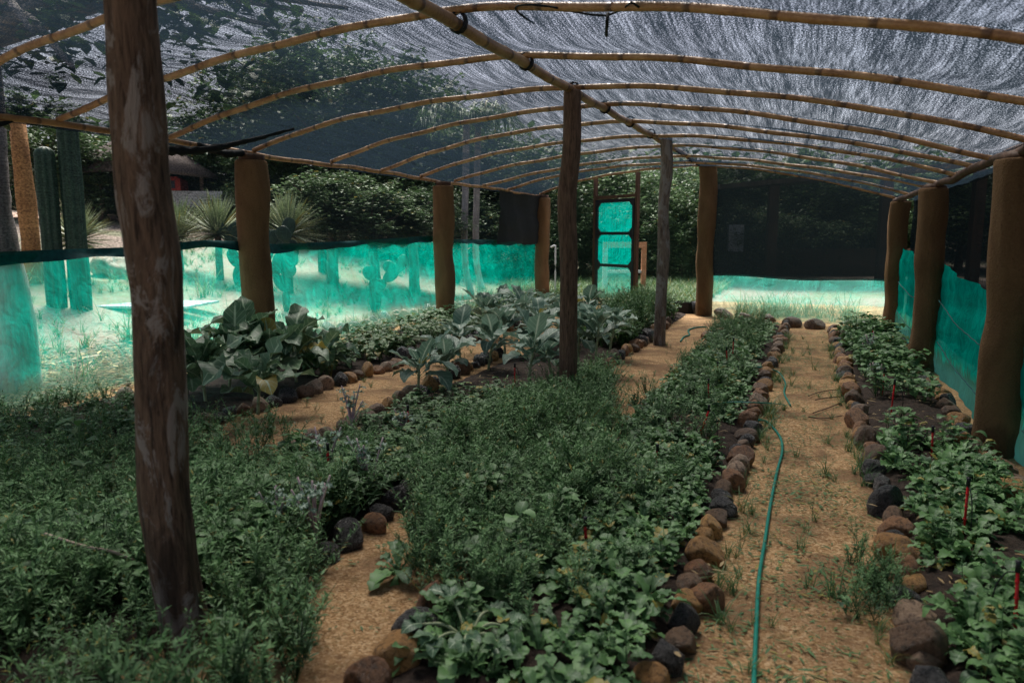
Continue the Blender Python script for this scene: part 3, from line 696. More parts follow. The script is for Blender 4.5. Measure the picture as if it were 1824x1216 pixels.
stone_row([(1.40, 4.4), (1.33, 5.2), (1.28, 5.65), (1.20, 6.05), (1.15, 6.4), (1.22, 6.9), (1.28, 8.3), (1.22, 9.4), (1.14, 9.9), (1.25, 10.4), (1.33, 12.2), (1.25, 13.6)], .2, .10, 'the row under the teal sheet', 'edging stones along the teal sheet', [4, 4, 3, 3, 1])
stone_row([(-2.17, 2.75), (-2.14, 3.25), (-2.2, 3.65), (-2.27, 4.4)], .2, .095, 'the short curve beside the gnarled post', 'edging stones near the gnarled post', [6, 3, 3, 0, 0])
stone_row([(-2.25, 7.05), (-2.2, 8.0), (-2.24, 9.3), (-2.22, 10.6), (-2.26, 11.5), (-2.3, 13.5)], .19, .11, 'the collard-bed edging beyond the brown post', 'edging stones of the collard bed', [6, 3, 3, 2, 1])
stone_row([(-1.42, 2.62), (-1.40, 2.85), (-1.36, 3.05)], .2, .095, 'the curve at the centre bed near corner', 'edging stones at the near corner of the centre bed', [4, 2, 2, 4, 0])
stone_row([(-1.28, 5.2), (-1.25, 5.6), (-1.3, 6.2)], .3, .09, 'the weedy stretch of the middle path', 'stones in the weeds by the middle path', [2, 2, 5, 1, 0])
stone_row([(-1.4, 12.0), (-1.3, 12.6), (-1.2, 13.2)], .3, .10, 'the far corner of the centre bed', 'edging stones at the far corner of the centre bed', [2, 2, 3, 1, 2])
stone_row([(-3.42, 4.35), (-3.47, 5.0), (-3.52, 6.1), (-3.58, 6.7), (-3.7, 7.3), (-3.78, 9.3)], .225, .11, 'the row below the kohlrabi', 'edging stones of the kohlrabi bed', [5, 5, 2, 1, 1])
stone_row([(-4.66, 4.55), (-4.66, 5.2), (-4.66, 6.2), (-4.64, 7.4), (-4.7, 8.5), (-4.7, 10.2), (-4.72, 12.5), (-4.75, 15)], .205, .115, 'the kale-bed edging under the green wall', 'edging stones of the kale bed', [6, 3, 3, 3, 1])
stone_row([(-6.0, 3.9), (-5.95, 5.0), (-5.98, 5.9)], .26, .12, 'the row inside the green plastic wall', 'stones along the green plastic wall', [3, 4, 3, 0, 1])
stone_row([(-7.2, 9.2), (-7.2, 11.5), (-7.15, 14), (-7.2, 16.5)], .34, .15, 'the row outside the green plastic wall', 'stones outside the green plastic wall', [4, 3, 1, 0, 3])
for i, (px, py, sx) in enumerate(((1411, 583, .16), (1451, 586, .17))):
    p = G(px, py); stone((p.x, p.y), (sx * 1.1, sx * .8, sx * .75), 'brown', ['smaller brown boulder', 'larger brown boulder'][i] + ' at the end of the main path', 'boulders closing the main path')
p = GT(225, 490); stone((p.x, p.y, p.z), (.75, .5, .36), 'tan', 'large pale rounded boulder on the sand outside the green wall', None)
for i, (px, py, sx, c_) in enumerate(((1290, 566, .2, 'tan'), (1330, 570, .16, 'tan'), (1370, 572, .15, 'brown'))):
    p = G(px, py); stone((p.x, p.y), (sx, sx * .7, sx * .6), c_, f'{c_} stone, {ordinal(i + 1)} from the mud post under the pale film', 'stones below the pale film')
# foreground path-side boulders of the narrow bed seen in the photo
for i, (px, py, s_, c_) in enumerate(((1628, 1150, .115, 'brown'), (1590, 970, .10, 'ochre'), (1800, 868, .11, 'ochre'), (1255, 1058, .085, 'russet'), (705, 1165, .095, 'ochre'), (742, 1128, .11, 'dark grey'), (655, 1205, .09, 'russet'))):
    p = G(px, py + 25); stone((p.x, p.y), (s_, s_ * .95, s_ * 1.05), c_, f'big {c_} stone ' + ['edging the narrow bed at the bottom', 'in the narrow-bed edging beside leafy greens', 'at the foot of the front mud post by the sheet', 'at the hose-side edge amid dark stones', 'at the near corner of the centre bed', 'behind the ochre one at the centre bed corner', 'in front of the ochre one at the bottom'][i], 'largest edging boulders')

# ------------------------------------------------------------------ plants: templates
OV = [.15, .65, .95, 1.0, .85, .5, .06]
LOB = [.2, .45, .28, .6, .45, .9, 1.0, .8, .35, .05]
def lobed():
    t = np.linspace(0, 1, 15); e = (.25 + .85 * t) * np.clip((1 - t) * 5, .06, 1); a = np.where(np.arange(15) % 2 == 0, 1, rng.uniform(.45, .8)); a[8:] = 1 - (1 - a[8:]) * .4
    return np.clip(e * a * rng.uniform(.85, 1.1, 15), .05, 1.1)
def oval():
    t = np.linspace(0, 1, 9); return np.clip(np.sin(np.pi * np.clip(t, .04, .97)) ** .75 * rng.uniform(.88, 1.08, 9), .06, 1.1)
def dia(L, W, el, az, org, rnd, al=.5):
    c, s_ = math.cos(el), math.sin(el)
    V = np.array([[0, 0, 0], [c * L * .5, W / 2, s_ * L * .5 + W * .12], [c * L, 0, s_ * L * .88], [c * L * .5, -W / 2, s_ * L * .5 + W * .12]])
    A = np.zeros((4, 3)); A[:, 0] = .6; A[:, 1] = al; A[:, 2] = rnd
    return rotz(V, az) + np.asarray(org), np.array([[0, 1, 2, 3]]), A
def t_mustard(big=1.0):
    g = Geo(); n = rng.integers(10, 17)
    for i in range(n):
        L = rng.uniform(.09, .20) * big; a = rng.random() * 6.28
        g.add(*leaf(L, L * rng.uniform(.30, .42), rng.uniform(.6, 1.45), rng.uniform(-1.3, .4), lobed() if rng.random() < .75 else oval(), .3, .3, .25, a, twist=rng.uniform(-.35, .35)))
    return tmpl(g)
def t_seedling():
    g = Geo(); h = rng.uniform(.08, .22); V, Q = tube([(0, 0, 0), (rng.uniform(-.02, .02), rng.uniform(-.02, .02), h)], .0022, 4); g.add(V, Q, np.full((len(V), 3), .5))
    for i in range(rng.integers(6, 11)):
        L = rng.uniform(.05, .10); z = h * rng.uniform(.3, 1)
        g.add(*leaf(L, L * .55, rng.uniform(.2, 1.1), rng.uniform(-.6, .2), OV, .25, .2, .3, rng.random() * 6.28, (0, 0, z)))
    return tmpl(g)
def t_feather(h=.4):
    """upright weed with many narrow leaves"""
    g = Geo(); nb = rng.integers(4, 8)
    for b in range(nb):
        a0 = rng.random() * 6.28; hb = h * rng.uniform(.55, 1); lean = rng.uniform(.1, .85) if b else .1
        top = np.array([math.cos(a0) * lean * hb, math.sin(a0) * lean * hb, hb]); V, Q = tube([(0, 0, 0), top * .5 + (0, 0, .02), top], [.003, .0025, .001], 3, cap=False); g.add(V, Q, np.full((len(V), 3), .5))
        m_ = int(rng.integers(30, 44)); rb = rng.random() * .4
        for i in range(m_):
            t = rng.uniform(.12, 1) ** .75; L = rng.uniform(.028, .070) * (1.15 - .5 * t)
            g.add(*dia(L, L * .24, rng.uniform(.0, 1.1), rng.random() * 6.28, top * t + rng.normal(size=3) * .006, rb + rng.random() * .5, t))
    return tmpl(g)
def t_clover():
    g = Geo()
    for i in range(rng.integers(7, 12)):
        a = rng.random() * 6.28; r = rng.uniform(0, .07); h = rng.uniform(.06, .17); top = np.array([math.cos(a) * r, math.sin(a) * r, h])
        V, Q = tube([(0, 0, 0), top], .0015, 3, cap=False); g.add(V, Q, np.full((len(V), 3), .5)); rr_ = rng.random(); L = rng.uniform(.022, .04); t0 = rng.random() * 2
        for k in range(3): g.add(*leaf(L, L * .9, .35, -.3, [.3, .9, 1, .6], .15, .1, 0, t0 + k * 2.09, top, rr_))
    return tmpl(g)
def t_bean():
    g = Geo()
    for i in range(rng.integers(7, 12)):
        a = rng.random() * 6.28; r = rng.uniform(0, .09); h = rng.uniform(.08, .26); top = np.array([math.cos(a) * r, math.sin(a) * r, h])
        V, Q = tube([(0, 0, 0), top * (.6, .6, .7), top], .002, 3, cap=False); g.add(V, Q, np.full((len(V), 3), .5)); L = rng.uniform(.06, .11)
        g.add(*leaf(L, L * .8, rng.uniform(-.1, .6), rng.uniform(-1.0, -.2), [.4, .95, 1, .8, .4, .05], .2, .15, .06, rng.random() * 6.28, top))
    return tmpl(g)
def t_grass(h=.25, n=16, sp=.03, w_=.007):
    g = Geo()
    for i in range(n):
        L = h * rng.uniform(.5, 1.3)
        g.add(*leaf(L, w_, rng.uniform(1.0, 1.5), rng.uniform(-.6, .9), [1, 1, .9, .7, .1], .2, 0, 0, rng.random() * 6.28, (rng.uniform(-sp, sp), rng.uniform(-sp, sp), 0)))
    return tmpl(g)
def t_bits():
    g = Geo()
    for i in range(5): g.add(*leaf(rng.uniform(.01, .045), rng.uniform(.004, .012), .1, -.05, [.4, 1, .2], .1, 0, 0, rng.random() * 6.28, (rng.uniform(-.12, .12), rng.uniform(-.12, .12), .008)))
    return tmpl(g)
T = {'mustard': [t_mustard() for _ in range(10)], 'seed': [t_seedling() for _ in range(12)], 'feather': [t_feather() for _ in range(10)], 'clover': [t_clover() for _ in range(8)], 'bean': [t_bean() for _ in range(8)],
     'grass': [t_grass() for _ in range(8)], 'bits': [t_bits() for _ in range(8)], 'tall': [t_grass(.75, 26, .08, .012) for _ in range(6)]}
def scatter(name, kinds, region, n, m, sc=(.8, 1.2), z=.03, keep=None, what=None):
    """one object of ground cover; region (x0, x1, y0, y1)"""
    g = Geo(); k = 0; x0, x1, y0, y1 = region
    for _ in range(n):
        x, y = rng.uniform(x0, x1), rng.uniform(y0, y1)
        if keep is not None and not keep(x, y): continue
        cl = .5 + .5 * math.sin(x * 4.1 + 1.3 * math.sin(y * 2.3)) * math.cos(y * 3.3 + x); q = sc[0] + (sc[1] - sc[0]) * min(1, max(0, .55 * cl + .6 * rng.random() ** 2))
        stamp(g, random.choice(T[random.choice(kinds)]), (x, y, float(terr(x, y)) if z is None else z), rng.random() * 6.28, q, rng.uniform(-.2, .2))
    o = g.build(name, m); tag(o, what, 'ground cover', None, 'stuff'); return o
def patchy(thr, sx=1.3, seed=0): return lambda x, y: math.sin(x * sx * 2.1 + seed) * math.cos(y * sx * 1.3 + seed * 2) + .5 * math.sin(x * 5 + y * 3.3 + seed) > thr

# centre bed crops
scatter('leafy_crop', ['mustard', 'mustard', 'seed'], (-1.3, -.52, 2.2, 13.9), 1150, M['crop'], (.55, 1.1), .04, patchy(-.75, 1.4, 1), 'leafy green crop covering the dark soil of the centre bed')
scatter('small_greens', ['seed', 'seed', 'feather'], (-1.4, -.6, 2.3, 13.9), 620, M['weed'], (.4, .85), .04, None, 'small upright greens filling gaps in the centre bed')
# feathery weeds spilling over the middle path and round the posts
scatter('feathery_weeds', ['feather'], (-2.35, -1.0, 2.7, 7.4), 1300, M['weed'], (.3, 1.15), .02, lambda x, y: x > np.interp(y, [2.7, 3.0, 3.3, 3.7, 4.2, 5.5, 6.5, 7.5], [-1.55, -1.7, -1.85, -2.1, -2.35, -2.4, -2.4, -2.15]) and x < np.interp(y, [3, 5, 6, 7.0, 7.4], [-1.05, -1.1, -1.5, -1.75, -1.9]), 'feathery green weeds spilling across the middle path')
scatter('tall_weeds', ['feather'], (-5.2, -1.0, .9, 3.8), 2000, M['weed'], (.35, 1.25), .0, lambda x, y: (x < np.interp(y, [1.2, 1.9, 2.4, 3.0, 3.9], [-1.2, -1.5, -1.85, -2.2, -2.5])) and not (-2.7 < x < -1.75 and 1.0 < y < 2.05 and rng.random() < .82) and not (x < -4 and y > 3.0) , 'tall feathery weeds in front, wrapping the foot of the gnarled post')
scatter('clover_patch', ['clover', 'seed', 'clover'], (-3.38, -2.3, 3.2, 6.6), 1000, M['clover'], (.4, 1.15), .03, lambda x, y: x > -2.9 or y < 4.3 or rng.random() < .35, 'low clover-leaved cover around the kohlrabi')
scatter('bed_weeds', ['feather', 'bean', 'clover'], (-3.3, -2.35, 3.3, 5.6), 260, M['weed'], (.3, .6), .04, patchy(-.3, 1, 3), 'mixed low weeds in the kohlrabi bed')
scatter('bed_weeds', ['bean', 'seed', 'feather'], (-6.5, -4.6, 3.0, 5.0), 560, M['clover'], (.35, .85), .03, lambda x, y: y < 4.6 or x < -5.6, 'leafy weeds heaped at the near end of the kale bed')
scatter('bed_weeds', ['feather', 'clover'], (-4.6, -3.5, 3.0, 4.1), 380, M['weed'], (.3, .7), .02, lambda x, y: y < 3.9, 'weeds closing the near end of the kale path')
scatter('bean_cover', ['bean'], (-6.3, -4.85, 6.8, 16.8), 620, M['bean'], (.8, 1.25), .04, None, 'yellow-green bean plants along the kale bed')
scatter('mixed_greens', ['feather', 'seed', 'bean'], (-3.5, -2.35, 10.0, 15.3), 420, M['clover'], (.8, 1.5), .04, None, 'mixed greens at the far end of the collard bed')
scatter('mixed_greens', ['feather', 'seed'], (-3.2, -2.4, 11.0, 14.6), 160, M['weed'], (1.2, 1.9), .04, None, 'bushy dark green herbs near the door')
# narrow bed
scatter('leafy_crop', ['mustard', 'mustard', 'seed'], (.60, 1.20, 2.4, 6.1), 210, M['crop'], (.7, 1.15), .05, patchy(-.5, 1.6, 4), 'leafy green crop in the near part of the narrow bed')
scatter('leafy_crop', ['seed', 'bean'], (.60, 1.15, 6.0, 9.6), 110, M['crop'], (.7, 1.1), .05, patchy(-.1, 1.6, 2), 'sparse seedlings on dark soil midway along the narrow bed')
scatter('leafy_crop', ['mustard', 'seed', 'bean'], (.58, 1.2, 9.2, 13.6), 240, M['crop'], (.9, 1.4), .05, None, 'taller leafy crop at the far end of the narrow bed')
# grass and weeds on paths
scatter('path_grass', ['grass'], (-.32, .44, 2.3, 12.5), 780, M['grass'], (.22, .8), .004, lambda x, y: (abs(x - .06) > .27 and math.sin(y * 2.3 + x * 3) > -.4) or random.random() < .07, 'wispy grass tufts along both edges of the main path')
scatter('path_weeds', ['bits'], (-.32, .42, 2.2, 13.5), 2200, M['grass'], (.6, 1.5), .003, lambda x, y: math.sin(x * 9 + y * 2.1) * math.cos(y * 1.7) > -.5, 'scattered green leaf bits on the main path')
scatter('path_weeds', ['bits'], (-4.5, -1.5, 2.2, 13.5), 700, M['grass'], (.6, 1.3), .003, None, 'scattered leaf bits on the middle and kale paths')
scatter('path_grass', ['grass', 'clover'], (-4.5, -1.5, 2.4, 12), 210, M['grass'], (.3, .6), .003, lambda x, y: x < -3.6 or (x > -2.1), 'small grass tufts on the middle and kale paths')
scatter('path_weeds', ['grass', 'clover', 'feather'], (.2, .46, 3.2, 3.9), 26, M['weed'], (.4, .6), .003, None, 'low weed patch creeping onto the main path')
scatter('yellowed_leaves', ['bits'], (-1.3, 1.2, 2.3, 9), 120, M['dry'], (1.2, 2.2), .06, lambda x, y: x < -.4 or x > .5, 'yellowed dead leaves lying on the soil')
# outside
scatter('bed_weeds', ['bean', 'seed'], (-5.2, -2.4, 2.6, 4.0), 80, M['bean'], (.6, 1.0), .05, patchy(.1, 1, 9), 'broad pale leaves standing among the feathery weeds')
scatter('bed_weeds', ['clover', 'seed'], (-3.4, -2.35, 2.2, 3.6), 300, M['crop'], (.8, 1.6), .03, None, 'small-leaved cover right of the gnarled post'.replace('right of', 'just past'))
scatter('pale_weeds', ['feather'], (-4.8, -1.2, 1.0, 6.5), 330, M['crop'], (.5, 1.05), .0, lambda x, y: x < np.interp(y, [1.2, 1.9, 2.4, 3.0, 3.9, 5, 6.5], [-1.45, -1.75, -2.05, -2.25, -2.4, -2.2, -2.2]) and y < 4.6 or (-2.3 < x < -1.3 and y > 3.6), 'paler taller sprigs rising out of the weeds')
scatter('broad_weeds', ['seed'], (-5.0, -2.3, 1.6, 4.3), 45, M['clover'], (1.2, 1.8), .0, None, 'larger oval-leaved weeds among the feathery ones')
scatter('broad_weeds', ['seed', 'mustard'], (-1.9, -1.1, 2.9, 5.5), 120, M['crop'], (1.0, 1.7), .0, None, 'leafy sprigs poking through the middle weeds')
scatter('dark_leaf_litter', ['bits'], (-9.5, -6.9, 3.2, 8.5), 1500, M['twig'], (2.5, 5.5), -.01, None, 'dark rotting leaves along the outside of the green wall')
scatter('outside_grass', ['grass', 'tall'], (-12.5, -7.2, 5, 12), 260, M['grass'], (.5, 1.1), None, patchy(.3, .7, 2), 'light green grass clumps below the prickly pears')
scatter('dry_leaf_litter', ['bits'], (-10.5, -6.9, 3.2, 9), 2600, M['dry'], (1.5, 4.5), -.01, None, 'dead leaf litter on the sand outside the green wall')
scatter('outside_grass', ['grass'], (-17, -7.0, 4, 26), 2000, M['grass'], (.5, 1.3), None, patchy(.0, .6, 5), 'grass patches on the sand outside the green wall')
scatter('lawn_grass', ['grass'], (-9, -2.3, 16, 27), 2600, M['grass'], (.9, 1.7), -.03, lambda x, y: y > end_y(x) + 1, 'rough lawn behind the end wall')
scatter('tall_grass', ['tall'], (-1.4, 1.2, 15.1, 16.3), 46, M['grass'], (.55, 1.0), -.03, lambda x, y: (x + .4) ** 2 < 1.6, 'tall grass growing behind the pale film of the end wall')

# individual plants in the front of the beds
def plant(name, t, m, p, rz, sc, label, cat, group):
    me = t if isinstance(t, bpy.types.Mesh) else None
    o = bpy.data.objects.new(name, me); COL.objects.link(o); o.location = p; o.rotation_euler = (0, 0, rz); o.scale = (sc,) * 3
    return tag(o, label, cat, group)
def mesh_of(t, m): g = Geo(); g.add(*t); return g.mesh('plant', m)
MU = [mesh_of(t_mustard(.95), M['crop']) for _ in range(8)]
pts_ = sorted([(rng.uniform(-1.2, -.55), rng.uniform(2.2, 5.2)) for _ in range(64)], key=lambda q: q[1])
for i, (x, y) in enumerate(pts_):
    plant('mustard_plant', random.choice(MU), None, (x, y, .05), rng.random() * 6.28, rng.uniform(.85, 1.25), f'ragged-leaved mustard plant, {ordinal(i + 1)} from the camera end of the centre bed', 'plant', 'mustard plants in the centre bed')
pts_ = sorted([(rng.uniform(.66, 1.15), rng.uniform(2.7, 5.6)) for _ in range(26)], key=lambda q: q[1])
for i, (x, y) in enumerate(pts_):
    plant('mustard_plant', random.choice(MU), None, (x, y, .05), rng.random() * 6.28, rng.uniform(.85, 1.3), f'ragged-leaved mustard plant, {ordinal(i + 1)} from the camera end of the narrow bed', 'plant', 'mustard plants in the narrow bed')

def collard(p, h, rz, label, group, name='collard_plant', lm='collard', nl=13, L0=.30, stemr=.016):
    r = empty(name, p, rz, label, 'plant', group); g = Geo()
    bend = rng.uniform(-.08, .08, 2); pts = [(0, 0, 0), (bend[0] * .4, bend[1] * .4, h * .5), (bend[0], bend[1], h)]
    V, Q = tube(smoothcurve(pts, 5), np.linspace(stemr, stemr * .6, 11), 7); g.add(V, Q)
    for k in range(int(h * 50)):   # old leaf stubs on the stem
        t = rng.uniform(.25, .95); q = np.array([bend[0] * t, bend[1] * t, h * t]); a = rng.random() * 6.28
        V, Q = tube([q, q + np.array([math.cos(a) * .05, math.sin(a) * .05, .045])], [.004, .002], 4); g.add(V, Q)
    g.build('stem', M['palestem'], r); g = Geo()
    for k in range(nl):
        t = 1 - .5 * (k / nl) ** 1.2; L = L0 * rng.uniform(.55, 1.15) * (1 if k > 2 else .6)
        g.add(*leaf(L, L * rng.uniform(.36, .50), rng.uniform(.8, 1.5) - .5 * (k / nl), rng.uniform(-1.4, .4) + .8 * (1 - k / nl), [.3, .7, .9, 1.0, 1.0, .98, .85, .55, .12], .32, .26 if lm == 'collard' else .5, .30, k * 2.4 + rng.random() * .7, (bend[0] * t, bend[1] * t, h * t), twist=rng.uniform(-.25, .25)))
    g.build('foliage', M[lm], r); return r
cpx = [(745, 715, .18), (800, 690, .16), (870, 665, .22), (940, 705, .3), (985, 690, .2), (1060, 668, .34), (1030, 655, .3), (900, 640, .3), (960, 640, .3), (860, 628, .34), (1000, 625, .3), (930, 612, .3), (1085, 640, .28), (880, 600, .3), (970, 600, .3), (1040, 610, .32), (820, 650, .2), (1010, 585, .25), (915, 585, .28)]
cpx = sorted([(G(a, b), h * 1.75) for a, b, h in cpx], key=lambda q: q[0].y)
for i, (p, h) in enumerate(cpx):
    collard((p.x, p.y, .04), h, rng.random() * 6, f'blue-green collard plant with pale veins, {ordinal(i + 1)} from the camera in the collard bed', 'collard plants in the bed beyond the kohlrabi', L0=.44, nl=17)
kpx = sorted([(G(a, b), h * 1.9) for a, b, h in ((385, 728, .2), (480, 748, .16), (425, 700, .22), (350, 715, .2), (500, 700, .2), (545, 690, .22), (455, 690, .26), (590, 672, .12))], key=lambda q: q[0].y)
for i, (p, h) in enumerate(kpx):
    collard((p.x - .12, p.y, .04), h, rng.random() * 6, f'dark green kale plant, {ordinal(i + 1)} from the camera in the clump before the mud post', 'kale plants before the green wall', 'kale_plant', 'kale', 18, .54)
def kohlrabi(p, h, label):
    r = empty('kohlrabi_plant', p, rng.random() * 6, label, 'plant', 'purple-stemmed kohlrabi plants'); g = Geo(); f = Geo()
    V, Q = tube([(0, 0, 0), (0, 0, .02), (0, 0, .04), (0, 0, .06)], [.01, .022, .02, .008], 8); g.add(V, Q)
    for k in range(7):
        a = rng.random() * 6.28; l = rng.uniform(.05, .45); hh = h * rng.uniform(.6, 1)
        pts = smoothcurve([(0, 0, .03), (math.cos(a) * l * hh * .5, math.sin(a) * l * hh * .5, hh * .6), (math.cos(a) * l * hh, math.sin(a) * l * hh, hh)], 4)
        V, Q = tube(pts, np.linspace(.009, .005, len(pts)), 5); g.add(V, Q)
        for q in range(5):
            t = rng.uniform(.65, 1); pp = pts[int(t * (len(pts) - 1))]
            f.add(*leaf(rng.uniform(.035, .08), .035, rng.uniform(0, 1), -.6, LOB, .3, .6, .1, rng.random() * 6.28, pp))
    g.build('stem', M['purple'], r); f.build('foliage', M['collard'], r)
for (px, py, h, d_) in ((500, 980, .25, 'beside the dark stones by the gnarled post'), (562, 985, .33, 'with the tallest upright stalks above the curved stones'), (580, 868, .25, 'next to a red stake in the kohlrabi bed'), (660, 900, .36, 'in the middle of the clover'), (627, 775, .28, 'against the round brown edging stone'), (720, 790, .2, 'low between edging stones and weeds'), (1548, 655, .3, 'in the narrow bed beyond the bare soil'), (1562, 700, .22, 'beside the thin red stakes of the narrow bed')):
    p = G(px, py); kohlrabi((p.x, p.y, .05), h * 1.35, 'purple-stemmed kohlrabi plant ' + d_)

# long grass blades over the middle weeds
g = Geo()
for a, l in ((.3, .55), (2.6, .5), (1.3, .45), (3.4, .35)): g.add(*leaf(l, .022, 1.35, -.4, [.6, 1, 1, .8, .5, .1], .3, 0, 0, a))
p = G(915, 860); o = g.build('grass_clump', M['grass'], None, p); tag(o, 'clump of long arching grass blades above the feathery weeds', 'grass clump')
# felled collard leaf on the path
g = Geo(); g.add(*leaf(.2, .09, .1, -.05, OV, .2, .1, .2, -.5, (0, 0, .012))); p = G(1040, 690); o = g.build('fallen_leaf', M['collard'], None, (p.x + .12, p.y, 0)); tag(o, 'single pale collard leaf lying on the path by the brown post', 'leaf')

# ------------------------------------------------------------------ stakes, hoses, twigs
def stake(px, py, h, lean, label, hose=False):
    p = G(px, py, .05); r = empty('drip_stake', p, rng.random() * 6, label, 'stake', 'red drip stakes in the beds')
    g = Geo(); add_tube(g, [(0, 0, -.04), (lean * h * .5, 0, h * .5), (lean * h, 0, h)], [.005, .0065, .007], 8)
    for z in (.1, .35, .6, .85): add_tube(g, [(lean * h * z, 0, h * z - .004), (lean * h * z, 0, h * z + .004)], [.009, .009], 8)
    g.build('shaft', M['red'], r)
    g = Geo(); add_tube(g, [(lean * h, 0, h), (lean * h, 0, h + .03), (lean * h, 0, h + .045)], [.011, .009, .012], 8)
    add_tube(g, smoothcurve([(lean * h, 0, h), (lean * h + .04, .01, h - .02), (lean * h + .07, .02, h - .12), (lean * h + .06, .02, -.03)], 5), .003, 5)
    g.build('emitter', M['blackplastic'], r)
for s_ in ((1716, 955, .24, .05, 'standing in the narrow bed in front of the mud post'), (1808, 1135, .23, .05, 'among the leafy greens at the picture edge'), (1660, 815, .16, .05, 'short, in the narrow bed opposite the front mud post'), (1586, 745, .26, .05, 'thick, on the bare soil of the narrow bed'), (1572, 705, .2, .0, 'behind the thick one on the bare soil'), (1540, 645, .2, .1, 'in the narrow bed by the second mud post'), (1553, 615, .2, .0, 'at the far part of the narrow bed'),
           (1262, 720, .17, .1, 'where the thin green hose enters the centre bed'), (1243, 785, .22, .35, 'leaning in the centre bed'), (1168, 832, .1, .1, 'short, on dark soil of the centre bed'), (1296, 655, .18, .1, 'in the far half of the centre bed'), (1305, 640, .2, .0, 'behind its close twin in the centre bed'), (1280, 678, .14, .1, 'between the twins and the thin hose'), (1045, 985, .12, .1, 'almost buried in the front crop'),
           (583, 865, .2, .05, 'beside the kohlrabi'), (729, 772, .16, .05, 'in the weeds below the first collard'), (917, 685, .16, .0, 'under the collards'), (355, 950, .14, .1, 'with dark cap, just behind the gnarled post'), (980, 540, .2, .0, 'at the far end by the corner mud post')):
    stake(s_[0], s_[1], s_[2] * 1.15, s_[3], 'red plastic drip stake ' + s_[4])
def hose(pts, label, r=.0095):
    P = smoothcurve(pts, 10); g = Geo(); add_tube(g, P, r, 10); o = g.build('garden_hose', M['hose']); tag(o, label, 'hose', 'green garden hoses')
gp = lambda l, z=.018: [tuple(G(a, b, z)) for a, b in l]
hose(gp([(1340, 1300), (1343, 1216), (1347, 1120), (1352, 1030), (1363, 960), (1372, 900), (1384, 840), (1393, 805), (1391, 782), (1378, 762), (1364, 750)]) + [tuple(G(1352, 748, .10))], 'long green garden hose running down the main path')
hose([tuple(G(1340, 653, .12)), tuple(G(1368, 656, .10)), tuple(G(1388, 664, .05)), tuple(G(1399, 682, .02)), tuple(G(1397, 700, .02)), tuple(G(1408, 722, .02))], 'short loop of green hose over the edging of the centre bed', .009)
hose([tuple(G(1262, 722, .12)), tuple(G(1300, 716, .14)), tuple(G(1350, 717, .16)), tuple(G(1385, 719, .06)), tuple(G(1400, 722, .02))], 'thin green hose crossing the centre bed to a red stake', .006)
hose(gp([(1212, 608), (1218, 600), (1228, 596), (1226, 588), (1240, 583), (1258, 582)]), 'green hose curled at the far end beside the grey post', .012)
g = Geo()
for pts in ([(1440, 705), (1460, 698), (1490, 694), (1508, 700)], [(1452, 712), (1475, 708), (1500, 706)], [(1448, 735), (1470, 728), (1495, 718), (1512, 708)], [(1440, 742), (1465, 745), (1500, 740)]):
    add_tube(g, smoothcurve([tuple(G(a, b, .015 + .02 * rng.random())) for a, b in pts], 6), .005, 5)
o = g.build('dead_twigs', M['twig']); tag(o, 'thin dark branching twig lying across the main path', 'twig')
g = Geo(); add_tube(g, smoothcurve([tuple(G(80, 950, .3)), tuple(G(150, 972, .3)), tuple(G(200, 982, .28)), tuple(G(245, 1000, .2))], 5), .006, 6)
tag(g.build('dry_stalk', M['litter']), 'dry yellow stalk lying in the tall weeds', 'stalk')

# ------------------------------------------------------------------ outside the walls
def prickly(p, label, seed, s=1.0, n=12):
    r0 = np.random.default_rng(seed); r = empty('prickly_pear', p, 0, label, 'cactus', 'prickly pear cacti outside the green wall')
    th = np.linspace(0, 2 * np.pi, 15)[:-1]
    def pad(base, ang, tilt, L, W):
        g = Geo(); V = []; rows = 9
        for i in range(rows):
            t = (i + .5) / rows; h = L * (1 - math.cos(math.pi * t)) / 2; wv = W / 2 * math.sin(math.pi * t) ** .8 * (.75 + .35 * t)
            for a in th: V.append((math.cos(a) * wv, math.sin(a) * .022 * math.sin(math.pi * t) ** .5, h))
        V = np.array(V); Q = [(i * 14 + j, i * 14 + (j + 1) % 14, (i + 1) * 14 + (j + 1) % 14, (i + 1) * 14 + j) for i in range(rows - 1) for j in range(14)]
        c, s_ = math.cos(ang), math.sin(ang); V = V @ np.array([[c, 0, -s_], [0, 1, 0], [s_, 0, c]]); V = rotz(V, tilt)
        g.add(V + np.array(base), Q); g.build('pad', M['cactus'], r)
        return np.array(base) + rotz(np.array([[s_ * L * .93, 0, c * L * .93]]), tilt)[0]
    tips = [(pad((0, 0, -.03), .05, r0.uniform(-.3, .8),   .3 * s, .17 * s), 0)]
    while len(tips) and n > 0:
        b, lv = tips.pop(0)
        for k in range(2 if lv < 3 else 1):
            if n <= 0: break
            n -= 1; t = pad(b, r0.uniform(-.95, .95), r0.uniform(-.4, 1.0), r0.uniform(.2, .3) * s, r0.uniform(.15, .2) * s); tips.append((t, lv + 1))
    return r
prickly(GT(510, 555), 'broad many-padded prickly pear right behind the first mud post', 3, 1.55, 18)
prickly(GT(668, 556), 'small sparse prickly pear midway along the green wall', 5, 1.55, 8)
prickly(GT(815, 505), 'prickly pear with a few pads behind the second mud post', 8, 1.3, 7)
prickly(GT(425, 510), 'prickly pear half hidden on the near side of the first mud post', 9, 1.6, 8)
